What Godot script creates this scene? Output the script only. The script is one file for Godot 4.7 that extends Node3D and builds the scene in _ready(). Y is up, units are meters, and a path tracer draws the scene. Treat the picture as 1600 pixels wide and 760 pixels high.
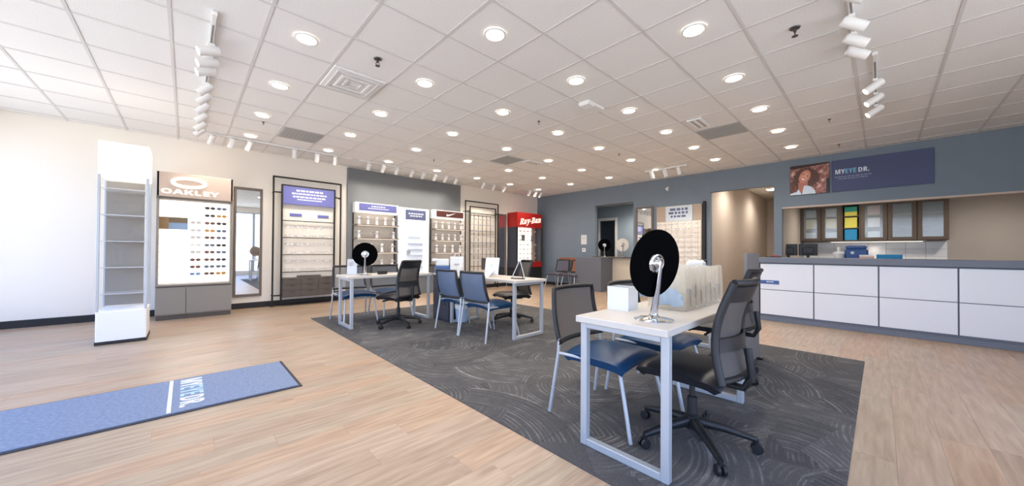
extends Node3D
# An optical shop. x runs along the long display wall, -z away from the viewer to that wall, y up; P(u, v, h) is (x, -z, y).
const CEIL := 3.1
const UR := 9.25      # face of the blue-grey wall
const VL := 8.5       # face of the cream display wall
const TU := 0.6075    # ceiling grid pitch
const TV := 0.6275
const U0 := 0.486
const V0 := 0.801
const CY := 0.0065   # top of the carpet
# ---------- knobs of the light ----------
const LAMP_DOWN := 0.68
const LAMP_HEAD := 0.45
const LAMP_BACK := 1.6
const EXPOSURE := 1.2
const LAMP_STRIP := 0.10
const SKY := 1.95
var M := {}
var used := {}
var rng := RandomNumberGenerator.new()

func P(u, v, h) -> Vector3:
	return Vector3(u, h, -v)

# ---------- naming ----------
func numbered(n: String) -> String:
	if not used.has(n):
		used[n] = 0
		return n
	used[n] += 1
	return "%s_%03d" % [n, used[n]]

func tag(o, label: String, category: String, group := ""):
	o.set_meta("label", label)
	o.set_meta("category", category)
	if group != "":
		o.set_meta("group", group)
	return o

func thing(called: String, label: String, category: String, at := Vector3.ZERO, turn := 0.0, group := "") -> Node3D:
	var o := Node3D.new()
	o.name = numbered(called)
	add_child(o, true)
	o.position = at
	o.rotation.y = turn
	tag(o, label, category, group)
	return o

func node(called: String, mesh: Mesh, m: Material, parent: Node) -> MeshInstance3D:
	var o := MeshInstance3D.new()
	o.mesh = mesh
	o.material_override = m
	o.name = numbered(called) if parent == self else called
	parent.add_child(o, true)
	return o

func part(called: String, st: SurfaceTool, m: Material, parent: Node) -> MeshInstance3D:
	return node(called, st.commit(), m, parent)

func struct(called: String, st: SurfaceTool, m: Material) -> MeshInstance3D:
	var o := part(called, st, m, self)
	o.set_meta("kind", "structure")
	return o

func copy(root: Node3D, at: Vector3, turn: float, label := "", group := "") -> Node3D:
	var r: Node3D = root.duplicate()
	var plain := str(root.name).rstrip("0123456789").rstrip("_") if str(root.name).right(3).is_valid_int() else str(root.name)
	r.name = numbered(plain)
	add_child(r, true)
	r.position = at
	r.rotation = Vector3(0, turn, 0)
	if label != "":
		r.set_meta("label", label)
	if group != "":
		r.set_meta("group", group)
	return r

# ---------- shapes ----------
func mb() -> SurfaceTool:
	var st := SurfaceTool.new()
	st.begin(Mesh.PRIMITIVE_TRIANGLES)
	return st

func v3(st: SurfaceTool, p: Vector3, n: Vector3, uv := Vector2.ZERO):
	st.set_normal(n)
	st.set_uv(uv)
	st.add_vertex(p)

func tri(st: SurfaceTool, a: Vector3, b: Vector3, c: Vector3, n: Vector3):
	if (b - a).cross(c - a).dot(n) > 0:
		var t := b
		b = c
		c = t
	v3(st, a, n); v3(st, b, n); v3(st, c, n)

func quad(st: SurfaceTool, a: Vector3, b: Vector3, c: Vector3, d: Vector3, out: Vector3):
	var n := (b - a).cross(c - a)
	if n.length_squared() < 1e-14:
		n = (c - a).cross(d - a)
	n = n.normalized()
	if n.dot(out) < 0:
		n = -n
	tri(st, a, b, c, n)
	tri(st, a, c, d, n)

func bx(st: SurfaceTool, c: Vector3, s: Vector3, b := 0.0, xf := Transform3D()):
	var h := s / 2.0
	b = min(b, min(h.x, min(h.y, h.z)) * 0.9)
	var pt := func(sx, sy, sz, axis):
		var q := Vector3(sx * (h.x - b), sy * (h.y - b), sz * (h.z - b))
		if axis == 0: q.x = sx * h.x
		elif axis == 1: q.y = sy * h.y
		else: q.z = sz * h.z
		return xf * (c + q)
	var mid: Vector3 = xf * c
	for a in 3:
		var p := (a + 1) % 3
		var r := (a + 2) % 3
		for s1 in [-1, 1]:
			var cs := []
			for k in [[-1, -1], [1, -1], [1, 1], [-1, 1]]:
				var sg := [0, 0, 0]
				sg[a] = s1
				sg[p] = k[0]
				sg[r] = k[1]
				cs.append(pt.call(sg[0], sg[1], sg[2], a))
			quad(st, cs[0], cs[1], cs[2], cs[3], (cs[0] + cs[2]) / 2.0 - mid)
			if b > 0.0:
				for s2 in [-1, 1]:
					var sa := [0, 0, 0]
					sa[a] = s1
					sa[p] = s2
					sa[r] = -1
					var sb := sa.duplicate()
					sb[r] = 1
					var q0: Vector3 = pt.call(sa[0], sa[1], sa[2], a)
					var q1: Vector3 = pt.call(sb[0], sb[1], sb[2], a)
					var q2: Vector3 = pt.call(sb[0], sb[1], sb[2], p)
					var q3: Vector3 = pt.call(sa[0], sa[1], sa[2], p)
					quad(st, q0, q1, q2, q3, (q0 + q2) / 2.0 - mid)
	if b > 0.0:
		for sx in [-1, 1]:
			for sy in [-1, 1]:
				for sz in [-1, 1]:
					var a0: Vector3 = pt.call(sx, sy, sz, 0)
					var a1: Vector3 = pt.call(sx, sy, sz, 1)
					var a2: Vector3 = pt.call(sx, sy, sz, 2)
					var n := (a1 - a0).cross(a2 - a0).normalized()
					if n.dot(a0 - mid) < 0: n = -n
					tri(st, a0, a1, a2, n)

# a box given by its ranges in (u, v, h)
func rb(st: SurfaceTool, u1, u2, v1, v2, h1, h2, b := 0.0):
	bx(st, Vector3((u1 + u2) / 2.0, (h1 + h2) / 2.0, -(v1 + v2) / 2.0), Vector3(abs(u2 - u1), abs(h2 - h1), abs(v2 - v1)), b)

func box_part(called, parent, m, u1, u2, v1, v2, h1, h2, b := 0.004) -> MeshInstance3D:
	var st := mb()
	rb(st, u1, u2, v1, v2, h1, h2, b)
	return part(called, st, m, parent)

func lbox(called, parent, m, c: Vector3, s: Vector3, b := 0.003, xf := Transform3D()) -> MeshInstance3D:
	var st := mb()
	bx(st, c, s, b, xf)
	return part(called, st, m, parent)

func tube(st: SurfaceTool, pts: Array, r, seg := 8, closed := false):
	var n := pts.size()
	var rings := []
	var nor := []
	var up := Vector3.UP
	for i in n:
		var t: Vector3
		if closed:
			t = pts[(i + 1) % n] - pts[(i - 1 + n) % n]
		else:
			t = pts[min(i + 1, n - 1)] - pts[max(i - 1, 0)]
		t = t.normalized()
		if abs(t.dot(up)) > 0.95:
			up = Vector3.RIGHT if abs(t.x) < 0.9 else Vector3.BACK
		var s := t.cross(up).normalized()
		up = s.cross(t).normalized()
		var rad: float = r[i] if r is Array else r
		var ring := []
		var nn := []
		for k in seg:
			var a := TAU * k / seg
			var d := s * cos(a) + up * sin(a)
			ring.append(pts[i] + d * rad)
			nn.append(d)
		rings.append(ring)
		nor.append(nn)
	for i in (n if closed else n - 1):
		var j := (i + 1) % n
		for k in seg:
			var l := (k + 1) % seg
			var q := [[rings[i][k], nor[i][k]], [rings[i][l], nor[i][l]], [rings[j][l], nor[j][l]], [rings[j][k], nor[j][k]]]
			var out: Vector3 = q[0][1] + q[1][1]
			var flip: bool = (q[1][0] - q[0][0]).cross(q[2][0] - q[0][0]).dot(out) > 0
			for id in ([0, 2, 1, 0, 3, 2] if flip else [0, 1, 2, 0, 2, 3]):
				v3(st, q[id][0], q[id][1])
	if not closed:
		for e in [0, n - 1]:
			var out2: Vector3 = pts[0] - pts[1] if e == 0 else pts[n - 1] - pts[n - 2]
			for k in seg:
				tri(st, pts[e], rings[e][k], rings[e][(k + 1) % seg], out2.normalized())

func lathe(st: SurfaceTool, prof: Array, seg := 20, xf := Transform3D()):
	for i in prof.size() - 1:
		var a: Vector2 = prof[i]
		var b: Vector2 = prof[i + 1]
		var t := b - a
		var n2 := Vector2(t.y, -t.x).normalized()
		for k in seg:
			var c0 := Vector3(cos(TAU * k / seg), 0, sin(TAU * k / seg))
			var c1 := Vector3(cos(TAU * (k + 1) / seg), 0, sin(TAU * (k + 1) / seg))
			var ps := [c0 * a.x + Vector3(0, a.y, 0), c1 * a.x + Vector3(0, a.y, 0), c1 * b.x + Vector3(0, b.y, 0), c0 * b.x + Vector3(0, b.y, 0)]
			var ns := [c0 * n2.x + Vector3(0, n2.y, 0), c1 * n2.x + Vector3(0, n2.y, 0)]
			ns = [ns[0], ns[1], ns[1], ns[0]]
			for j in 4:
				ps[j] = xf * ps[j]
				ns[j] = (xf.basis * ns[j]).normalized()
			var out: Vector3 = ns[0] + ns[1]
			var cr: Vector3 = (ps[1] - ps[0]).cross(ps[2] - ps[0])
			if cr.length_squared() < 1e-16:
				cr = (ps[2] - ps[0]).cross(ps[3] - ps[0])
			for id in ([0, 2, 1, 0, 3, 2] if cr.dot(out) > 0 else [0, 1, 2, 0, 2, 3]):
				v3(st, ps[id], ns[id])

# a bent sheet f(a, b) with a, b in 0..1 and real thickness
func slab(st: SurfaceTool, na: int, nb: int, f: Callable, th: float):
	var top := []
	var nor := []
	for i in na + 1:
		for j in nb + 1:
			var a := float(i) / na
			var b := float(j) / nb
			var p: Vector3 = f.call(a, b)
			var da: Vector3 = f.call(min(a + 0.01, 1.0), b) - f.call(max(a - 0.01, 0.0), b)
			var db: Vector3 = f.call(a, min(b + 0.01, 1.0)) - f.call(a, max(b - 0.01, 0.0))
			top.append(p)
			nor.append(db.cross(da).normalized())
	var w := nb + 1
	for i in na:
		for j in nb:
			var ids := [i * w + j, (i + 1) * w + j, (i + 1) * w + j + 1, i * w + j + 1]
			for side in [1.0, -1.0]:
				var ps := []
				var ns := []
				for id in ids:
					ps.append(top[id] - (nor[id] * th if side < 0 else Vector3.ZERO))
					ns.append(nor[id] * side)
				var flip: bool = (ps[1] - ps[0]).cross(ps[2] - ps[0]).dot(ns[0]) > 0
				for k in ([0, 2, 1, 0, 3, 2] if flip else [0, 1, 2, 0, 2, 3]):
					v3(st, ps[k], ns[k])
	var mid: Vector3 = f.call(0.5, 0.5)
	var rim := []
	for j in nb: rim.append([j, j + 1])
	for j in nb: rim.append([na * w + j, na * w + j + 1])
	for i in na: rim.append([i * w, (i + 1) * w])
	for i in na: rim.append([i * w + nb, (i + 1) * w + nb])
	for e in rim:
		var a0: Vector3 = top[e[0]]
		var b0: Vector3 = top[e[1]]
		quad(st, a0, b0, b0 - nor[e[1]] * th, a0 - nor[e[0]] * th, (a0 + b0) / 2.0 - mid)

# a flat outline (x, y) with thickness along z
func prism(st: SurfaceTool, pts: PackedVector2Array, th: float, xf := Transform3D()):
	var ids := Geometry2D.triangulate_polygon(pts)
	var nz := (xf.basis * Vector3.BACK).normalized()
	for k in range(0, ids.size(), 3):
		var q := []
		for j in 3:
			q.append(Vector3(pts[ids[k + j]].x, pts[ids[k + j]].y, 0))
		tri(st, xf * (q[0] + Vector3(0, 0, th)), xf * (q[1] + Vector3(0, 0, th)), xf * (q[2] + Vector3(0, 0, th)), nz)
		tri(st, xf * q[0], xf * q[1], xf * q[2], -nz)
	var cw := Geometry2D.is_polygon_clockwise(pts)
	for i in pts.size():
		var a := pts[i]
		var b := pts[(i + 1) % pts.size()]
		var o2 := Vector2((b - a).y, -(b - a).x) * (-1.0 if cw else 1.0)
		quad(st, xf * Vector3(a.x, a.y, 0), xf * Vector3(b.x, b.y, 0), xf * Vector3(b.x, b.y, th), xf * Vector3(a.x, a.y, th), xf.basis * Vector3(o2.x, o2.y, 0))

# a flat printed face with its own texture coordinates, on a thin board: faces local +z
func printed(called: String, parent: Node, m: Material, w: float, h: float, at: Vector3, turn := 0.0) -> MeshInstance3D:
	var st := mb()
	var c := [Vector3(-w / 2, h / 2, 0), Vector3(w / 2, h / 2, 0), Vector3(w / 2, -h / 2, 0), Vector3(-w / 2, -h / 2, 0)]
	var uv := [Vector2(0, 0), Vector2(1, 0), Vector2(1, 1), Vector2(0, 1)]
	for k in [0, 1, 2, 0, 2, 3]:
		v3(st, c[k], Vector3.BACK, uv[k])
	for e in [[0, 1, Vector3.UP], [1, 2, Vector3.RIGHT], [2, 3, Vector3.DOWN], [3, 0, Vector3.LEFT]]:
		quad(st, c[e[0]], c[e[1]], c[e[1]] - Vector3(0, 0, 0.006), c[e[0]] - Vector3(0, 0, 0.006), e[2])
	var o := part(called, st, m, parent)
	o.position = at
	o.rotation.y = turn
	return o

func lettering(called: String, text: String, size: float, m: Material, parent: Node, at: Vector3, basis := Basis(), serif := false, stretch := 1.0) -> MeshInstance3D:
	var f := SystemFont.new()
	f.font_names = PackedStringArray(["Droid Serif" if serif else "Droid Sans"])
	f.font_weight = 700
	var t := TextMesh.new()
	t.font = f
	t.font_size = 48
	t.pixel_size = size / 35.0
	t.depth = 0.004
	t.text = text
	var o := node(called, t, m, parent)
	o.transform = Transform3D(basis * Basis.from_scale(Vector3(stretch, 1, 1)), at)
	return o

# ---------- materials ----------
func mat(n: String, c: Color, rough := 0.6, metal := 0.0) -> StandardMaterial3D:
	var m := StandardMaterial3D.new()
	m.resource_name = n
	m.albedo_color = c
	m.roughness = rough
	m.metallic = metal
	M[n] = m
	return m

func glow(n: String, c: Color, e: float) -> StandardMaterial3D:
	var m := mat(n, c, 0.6)
	m.emission_enabled = true
	m.emission = c
	m.emission_energy_multiplier = e
	return m

func clear(n: String, c: Color, alpha: float, rough := 0.05) -> StandardMaterial3D:
	var m := mat(n, Color(c, alpha), rough)
	m.transparency = BaseMaterial3D.TRANSPARENCY_ALPHA
	return m

func noise_tex(freq: float, lo: Color, hi: Color, size := 256, sd := 1, oct := 4) -> NoiseTexture2D:
	var f := FastNoiseLite.new()
	f.noise_type = FastNoiseLite.TYPE_SIMPLEX_SMOOTH
	f.frequency = freq
	f.seed = sd
	f.fractal_octaves = oct
	var t := NoiseTexture2D.new()
	t.width = size
	t.height = size
	t.seamless = true
	t.noise = f
	var g := Gradient.new()
	g.set_color(0, lo)
	g.set_color(1, hi)
	t.color_ramp = g
	return t

func tri_tex(m: StandardMaterial3D, t: Texture2D, scale: float):
	m.albedo_texture = t
	m.uv1_triplanar = true
	m.uv1_world_triplanar = true
	m.uv1_scale = Vector3.ONE * scale

func wood_image() -> ImageTexture:
	var w := 1024
	var h := 512
	var im := Image.create(w, h, false, Image.FORMAT_RGB8)
	var f := FastNoiseLite.new()
	f.seed = 5
	f.frequency = 0.01
	f.fractal_octaves = 3
	var g := FastNoiseLite.new()
	g.seed = 9
	g.frequency = 0.006
	g.fractal_octaves = 2
	var knots := []
	rng.seed = 77
	for i in 7:
		knots.append(Vector3(rng.randf() * w, rng.randf() * h, rng.randf_range(9, 17)))
	for y in h:
		for x in w:
			var bend := g.get_noise_2d(x, y * 2.0) * 26.0
			var grain := f.get_noise_2d(x * 0.5, (y + bend) * 7.0)
			var broad := g.get_noise_2d(x * 0.8 + 500.0, y * 4.0)
			var t := 0.55 + grain * 0.24 + broad * 0.5
			for k in knots:
				var d = Vector2((x - k.x) * 0.45, y - k.y).length() / k.z
				if d < 2.0:
					t -= 0.5 * exp(-d * d * 1.6)
			t = clamp(t, 0.0, 1.0)
			im.set_pixel(x, y, Color(0.63, 0.535, 0.45).lerp(Color(0.75, 0.665, 0.575), t))
	return ImageTexture.create_from_image(im)

# sweeping brush strokes woven into the carpet: fans of fine arcs over one another
func carpet_image() -> ImageTexture:
	var n := 768
	var im := Image.create(n, n, false, Image.FORMAT_RGB8)
	var val := PackedFloat32Array()
	val.resize(n * n)
	val.fill(0.2)
	var f := FastNoiseLite.new()
	f.seed = 3
	f.frequency = 0.05
	rng.seed = 21
	for s in 95:
		var cx := rng.randi_range(0, n - 1)
		var cy := rng.randi_range(0, n - 1)
		var r1 := rng.randf_range(90, 230)
		var r0: float = max(10.0, r1 - rng.randf_range(60, 130))
		var a0 := rng.randf() * TAU
		var span := rng.randf_range(0.35, 0.8)
		var base := rng.randf_range(0.08, 0.34)
		var wave := rng.randf_range(0.55, 0.95)
		var dir := Vector2(cos(a0), sin(a0))
		var lim := cos(span)
		var c2 := dir * (r0 + r1) * 0.5
		var hw := int(r1 * 0.85)
		for dy in range(int(c2.y) - hw, int(c2.y) + hw):
			for dx in range(int(c2.x) - hw, int(c2.x) + hw):
				var r := sqrt(float(dx * dx + dy * dy))
				if r < r0 or r > r1:
					continue
				if (dx * dir.x + dy * dir.y) < lim * r:
					continue
				var line := sin(r * wave + f.get_noise_2d(r * 1.5, s * 40.0) * 5.0)
				val[posmod(cy + dy, n) * n + posmod(cx + dx, n)] = base + 0.62 * pow(max(line, 0.0), 2.0) * clamp(0.55 + 1.1 * f.get_noise_2d((cx + dx) * 0.4, (cy + dy) * 0.4), 0.0, 1.2)
	for y in n:
		for x in n:
			var t: float = clamp(val[y * n + x] + rng.randf_range(-0.12, 0.12), 0.0, 1.0)
			im.set_pixel(x, y, Color(0.235, 0.233, 0.24).lerp(Color(0.545, 0.54, 0.53), t))
	return ImageTexture.create_from_image(im)

# a printed portrait: curly-haired head tilted back, white shirt, blurred warm street
func portrait_image() -> ImageTexture:
	var w := 256
	var h := 208
	var im := Image.create(w, h, false, Image.FORMAT_RGB8)
	var f := FastNoiseLite.new()
	f.seed = 8
	f.frequency = 0.03
	var c := FastNoiseLite.new()
	c.seed = 12
	c.frequency = 0.09
	for y in h:
		for x in w:
			var nz := f.get_noise_2d(x, y)
			var col := Color(0.50, 0.29, 0.26).lerp(Color(0.78, 0.60, 0.55), clamp(nz + 0.35, 0, 1))
			for b in [[205, 60, 13], [214, 120, 14], [22, 60, 20], [160, 40, 10], [190, 160, 12]]:
				var d: float = Vector2(x - b[0], y - b[1]).length() / b[2]
				col = col.lerp(Color(0.93, 0.80, 0.74), clamp(1.3 - d, 0, 1) * 0.8)
			if y < 24 - x * 0.06: col = Color(0.20, 0.10, 0.09)
			if x > 236 and y > 110: col = Color(0.16, 0.16, 0.22)
			var curl := c.get_noise_2d(x, y)
			var hair := Vector2((x - 108) / 92.0, (y - 92) / 74.0).length() + curl * 0.22
			if hair < 0.95 or (x < 56 and y > 110 and y < 196 and curl > -0.25):
				col = Color(0.22, 0.12, 0.10).lerp(Color(0.50, 0.30, 0.22), clamp(curl + 0.45, 0, 1))
			if abs(x - 86) < 32 - (y - 130) * 0.05 and y > 120 and y < 190:
				col = Color(0.72, 0.45, 0.38)
			var fx := (x - 98) * 0.86 + (y - 84) * 0.5
			var fy := (y - 84) * 0.86 - (x - 98) * 0.5
			var face := Vector2(fx / 36.0, fy / 50.0).length()
			if face < 1.0:
				col = Color(0.90, 0.66, 0.55).lerp(Color(0.76, 0.47, 0.39), clamp(face * face, 0, 1))
				if Vector2((fx + 2) / 15.0, (fy - 21) / 5.5).length() < 1.0: col = Color(0.98, 0.94, 0.92)
				elif Vector2((fx + 2) / 18.0, (fy - 22) / 9.0).length() < 1.0: col = Color(0.72, 0.30, 0.30)
				if Vector2((fx - 13) / 7.0, (fy + 12) / 2.6).length() < 1.0 or Vector2((fx + 15) / 7.0, (fy + 12) / 2.6).length() < 1.0: col = Color(0.25, 0.13, 0.12)
				if Vector2((fx + 1) / 5.0, (fy - 5) / 6.0).length() < 1.0: col = Color(0.82, 0.53, 0.45)
			var sh := Vector2((x - 104) / 66.0, (y - 216) / 70.0).length()
			if (sh < 1.0 and not (abs(x - 70 - (y - 160) * 0.2) < 24 - (y - 150) * 0.42)) or (y > 196 - x * 0.25 and x < 60 and y > 184):
				col = Color(0.88, 0.92, 0.96).lerp(Color(0.74, 0.80, 0.88), clamp(f.get_noise_2d(x * 2, y * 2) + 0.4, 0, 1))
			im.set_pixel(x, y, col)
	return ImageTexture.create_from_image(im)

# a printed beach view on the sunglasses panel
func beach_image() -> ImageTexture:
	var im := Image.create(96, 48, false, Image.FORMAT_RGB8)
	for y in 48:
		for x in 96:
			var col := Color(0.72, 0.60, 0.44) if y < 30 else Color(0.70, 0.58, 0.42)
			if x > 32:
				col = Color(0.55, 0.48, 0.38) if y < 22 else Color(0.62, 0.74, 0.88)
			im.set_pixel(x, y, col * (0.92 + 0.08 * sin(x * 0.9 + y * 0.5)))
	return ImageTexture.create_from_image(im)

func make_materials():
	mat("cream_wall", Color8(243, 236, 225), 0.85)
	mat("blue_grey_wall", Color8(122, 134, 146), 0.8)
	tri_tex(M.blue_grey_wall, noise_tex(0.02, Color(0.975, 0.975, 0.975), Color(1, 1, 1), 256, 4), 0.6)
	mat("grey_panel", Color8(118, 121, 124), 0.75)
	mat("hall_wall", Color8(196, 185, 174), 0.75)
	mat("low_wall", Color8(104, 106, 114), 0.6)
	mat("ledge_front", Color8(208, 194, 172), 0.6)
	mat("alcove_wall", Color8(150, 164, 176), 0.8)
	mat("white_paint", Color8(235, 233, 230), 0.6)
	mat("ceiling_tile", Color8(245, 243, 240), 0.95)
	tri_tex(M.ceiling_tile, noise_tex(0.2, Color(0.93, 0.93, 0.93), Color(1, 1, 1), 256, 2), 1.4)
	mat("ceiling_grid", Color8(216, 213, 210), 0.5)
	mat("vent_grey", Color8(172, 172, 170), 0.6)
	mat("vent_slat", Color8(158, 158, 156), 0.6)
	mat("vent_dark", Color8(128, 130, 130), 0.7)
	mat("sprinkler", Color8(90, 86, 84), 0.35, 0.7)
	var wt := wood_image()
	for k in 4:
		var wm := mat("oak_%d" % k, [Color(1, 1, 1), Color(0.95, 0.94, 0.93), Color(1.0, 0.97, 0.94), Color(0.97, 0.985, 0.98)][k], 0.42)
		wm.albedo_texture = wt
		wm.roughness_texture = noise_tex(0.03, Color(0.8, 0.8, 0.8), Color(1, 1, 1), 128, 6)
	mat("subfloor", Color8(120, 100, 84), 0.9)
	mat("carpet", Color(1, 1, 1), 0.95)
	M.carpet.albedo_texture = carpet_image()
	mat("mat_pile", Color8(134, 150, 178), 0.7)
	tri_tex(M.mat_pile, noise_tex(0.05, Color(0.8, 0.82, 0.85), Color(1, 1, 1), 256, 14), 2.5)
	mat("rubber", Color8(52, 56, 68), 0.7)
	mat("mat_white", Color8(236, 238, 240), 0.7)
	mat("mat_blue", Color8(178, 208, 240), 0.7)
	mat("black_base", Color8(34, 34, 36), 0.6)
	mat("laminate_white", Color8(204, 198, 190), 0.4)
	mat("silver", Color8(186, 190, 194), 0.4, 0.25)
	mat("chrome", Color8(205, 205, 205), 0.12, 1.0)
	mat("mirror", Color8(225, 228, 228), 0.02, 1.0)
	mat("disc_black", Color8(7, 7, 8), 1.0)
	M.disc_black.metallic_specular = 0.12
	mat("black_plastic", Color8(30, 31, 34), 0.45)
	mat("black_metal", Color8(40, 37, 35), 0.45, 0.3)
	mat("blue_vinyl", Color8(20, 64, 102), 0.34)
	mat("black_vinyl", Color8(34, 35, 40), 0.35)
	mat("mesh_taupe", Color8(116, 108, 102), 0.75)
	mat("bay_taupe", Color8(172, 164, 156), 0.7)
	clear("mesh_blue", Color8(96, 112, 136), 0.8, 0.6)
	clear("mesh_pale", Color8(120, 126, 134), 0.4, 0.6)
	clear("mesh_sheer", Color8(92, 87, 83), 0.82, 0.6)
	mat("pedestal_grey", Color8(122, 116, 112), 0.6)
	mat("pedestal_dark", Color8(66, 68, 78), 0.55)
	mat("taupe_cabinet", Color8(140, 134, 126), 0.5)
	mat("taupe_dark", Color8(88, 80, 74), 0.5)
	mat("header_wood", Color8(196, 176, 162), 0.55)
	mat("shelf_brown", Color8(118, 102, 90), 0.5)
	mat("backing_cream", Color8(238, 230, 218), 0.6)
	mat("display_board", Color8(178, 160, 142), 0.6)
	mat("sign_purple", Color8(108, 112, 176), 0.5)
	mat("sign_navy", Color8(92, 100, 138), 0.5)
	mat("sign_maroon", Color8(92, 48, 44), 0.5)
	mat("banner_navy", Color8(72, 80, 116), 0.6)
	mat("banner_ink", Color8(230, 236, 246), 0.6)
	mat("banner_cyan", Color8(120, 196, 224), 0.6)
	mat("banner_dim", Color8(132, 140, 168), 0.6)
	mat("sign_red", Color8(176, 30, 24), 0.45)
	mat("sign_white", Color8(245, 245, 245), 0.5)
	mat("counter_white", Color8(226, 228, 232), 0.4)
	mat("counter_grey", Color8(106, 112, 124), 0.5)
	mat("paper", Color8(222, 222, 220), 0.8)
	mat("wood_dark", Color8(96, 82, 70), 0.55)
	mat("brown_seat", Color8(150, 96, 74), 0.6)
	mat("grey_seat", Color8(98, 96, 108), 0.7)
	mat("frame_brown", Color8(112, 100, 92), 0.45)
	mat("box_yellow", Color8(232, 222, 96), 0.6)
	mat("box_teal", Color8(46, 168, 150), 0.6)
	mat("box_blue", Color8(40, 148, 200), 0.6)
	mat("box_cream", Color8(222, 208, 150), 0.6)
	mat("box_pink", Color8(224, 186, 174), 0.6)
	mat("box_pale", Color8(205, 214, 220), 0.6)
	mat("cloth_blue", Color8(120, 172, 214), 0.6)
	mat("case_blue", Color8(58, 92, 150), 0.5)
	mat("bag_filling", Color8(170, 146, 112), 0.7)
	clear("glass", Color(0.9, 0.95, 0.97), 0.06, 0.02)
	clear("cabinet_glass", Color(0.85, 0.9, 0.93), 0.22, 0.1)
	clear("bag_plastic", Color8(226, 216, 196), 0.2, 0.3)
	clear("acrylic", Color8(236, 242, 248), 0.35, 0.05)
	clear("bin_plastic", Color8(196, 214, 236), 0.75, 0.3)
	for a in [["dark", Color8(60, 52, 50)], ["amber", Color8(196, 140, 60)], ["slate", Color8(96, 110, 126)], ["brown", Color8(112, 76, 60)], ["sky", Color8(110, 150, 190)], ["pale", Color8(206, 200, 196)], ["faint", Color8(226, 220, 214)]]:
		mat("specs_" + a[0], a[1], 0.4)
	glow("downlight_glow", Color(1.0, 0.96, 0.9), 9.0)
	glow("head_glow", Color(1.0, 0.94, 0.86), 5.0)
	glow("panel_glow", Color(1.0, 0.97, 0.93), 0.95)
	glow("header_glow", Color(1.0, 0.95, 0.88), 1.1)
	glow("sign_glow", Color(1.0, 0.9, 0.82), 1.0)
	mat("portrait", Color(1, 1, 1), 0.5)
	M.portrait.albedo_texture = portrait_image()
	mat("beach", Color(1, 1, 1), 0.6)
	M.beach.albedo_texture = beach_image()

# ---------- the room ----------
func make_floor():
	# oak boards run along x; boards that show are parts, the rest is joined
	var root := Node3D.new()
	root.name = "floor"
	root.set_meta("kind", "structure")
	add_child(root)
	var bed := mb()
	rb(bed, -2.5, 16.0, -3.2, 8.7, -0.15, -0.012)
	part("screed", bed, M.subfloor, root)
	rng.seed = 4
	var pw := 0.19
	var variants := []
	for k in 12:
		var L: float = [1.9, 1.5, 1.2][k % 3]
		var st := mb()
		var ou := rng.randf()
		var ov := rng.randf()
		bx(st, Vector3.ZERO, Vector3(L - 0.0006, 0.012, pw - 0.0006), 0.0004)
		var arr := st.commit_to_arrays()
		var uvs := PackedVector2Array()
		for p in arr[Mesh.ARRAY_VERTEX]:
			uvs.append(Vector2(ou + p.x / 2.6, ov + p.z / 0.62))
		arr[Mesh.ARRAY_TEX_UV] = uvs
		var am := ArrayMesh.new()
		am.add_surface_from_arrays(Mesh.PRIMITIVE_TRIANGLES, arr)
		variants.append([L, am])
	var rest := [mb(), mb(), mb(), mb()]
	var count := 0
	var row := 0
	var v := -3.1
	while v < 8.5:
		var u := -2.3 - rng.randf() * 1.4
		while u < 9.3:
			var k := rng.randi_range(0, 11)
			var L: float = variants[k][0]
			var inside: bool = v > 0.2 and v < 6.35 and u > 1.7 and u + L < 5.1
			var d: float = u * 0.69 + v * 0.73
			var x_px: float = 800 + 541 * ((u + L / 2) * 0.73 - v * 0.69) / max(0.3, (u + L / 2) * 0.69 + v * 0.73)
			var near: bool = d > 0.4 and x_px > -150 and x_px < 1750 and u < 2.0 and v > 0.0
			if not inside:
				var at := P(u + L / 2, v + pw / 2, -0.006)
				if near and count < 300:
					count += 1
					var o := node("floor_board", variants[k][1], M["oak_%d" % rng.randi_range(0, 3)], root)
					o.position = at
				else:
					rest[rng.randi_range(0, 3)].append_from(variants[k][1], 0, Transform3D(Basis(), at))
			u += L
		v += pw
		row += 1
	for k in 4:
		var o := part("more_floor_boards", rest[k], M["oak_%d" % k], root)
		o.set_meta("kind", "stuff")

func make_carpet():
	var c := thing("carpet", "dark grey carpet with sweeping arcs, inlaid in the oak floor under the desks", "carpet", Vector3.ZERO)
	var a := Vector2(1.535, 0.115)
	var b := Vector2(5.25, 6.55)
	var nu := 6
	var nv := 10
	var su := (b.x - a.x) / nu
	var sv := (b.y - a.y) / nv
	for i in nu:
		for j in nv:
			var st := mb()
			var cen := P(a.x + su * (i + 0.5), a.y + sv * (j + 0.5), 0.002)
			bx(st, Vector3.ZERO, Vector3(su - 0.001, 0.008, sv - 0.001), 0.001)
			var arr := st.commit_to_arrays()
			var uvs := PackedVector2Array()
			for p in arr[Mesh.ARRAY_VERTEX]:
				uvs.append(Vector2((p.x + cen.x) / 3.7, (p.z + cen.z) / 3.7))
			arr[Mesh.ARRAY_TEX_UV] = uvs
			var am := ArrayMesh.new()
			am.add_surface_from_arrays(Mesh.PRIMITIVE_TRIANGLES, arr)
			var o := node("carpet_tile", am, M.carpet, c)
			o.position = cen

func downlight_at(i, j) -> Vector3:
	return P(0.79 + 2 * TU * i, 1.115 + 2 * TV * j, CEIL)

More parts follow.
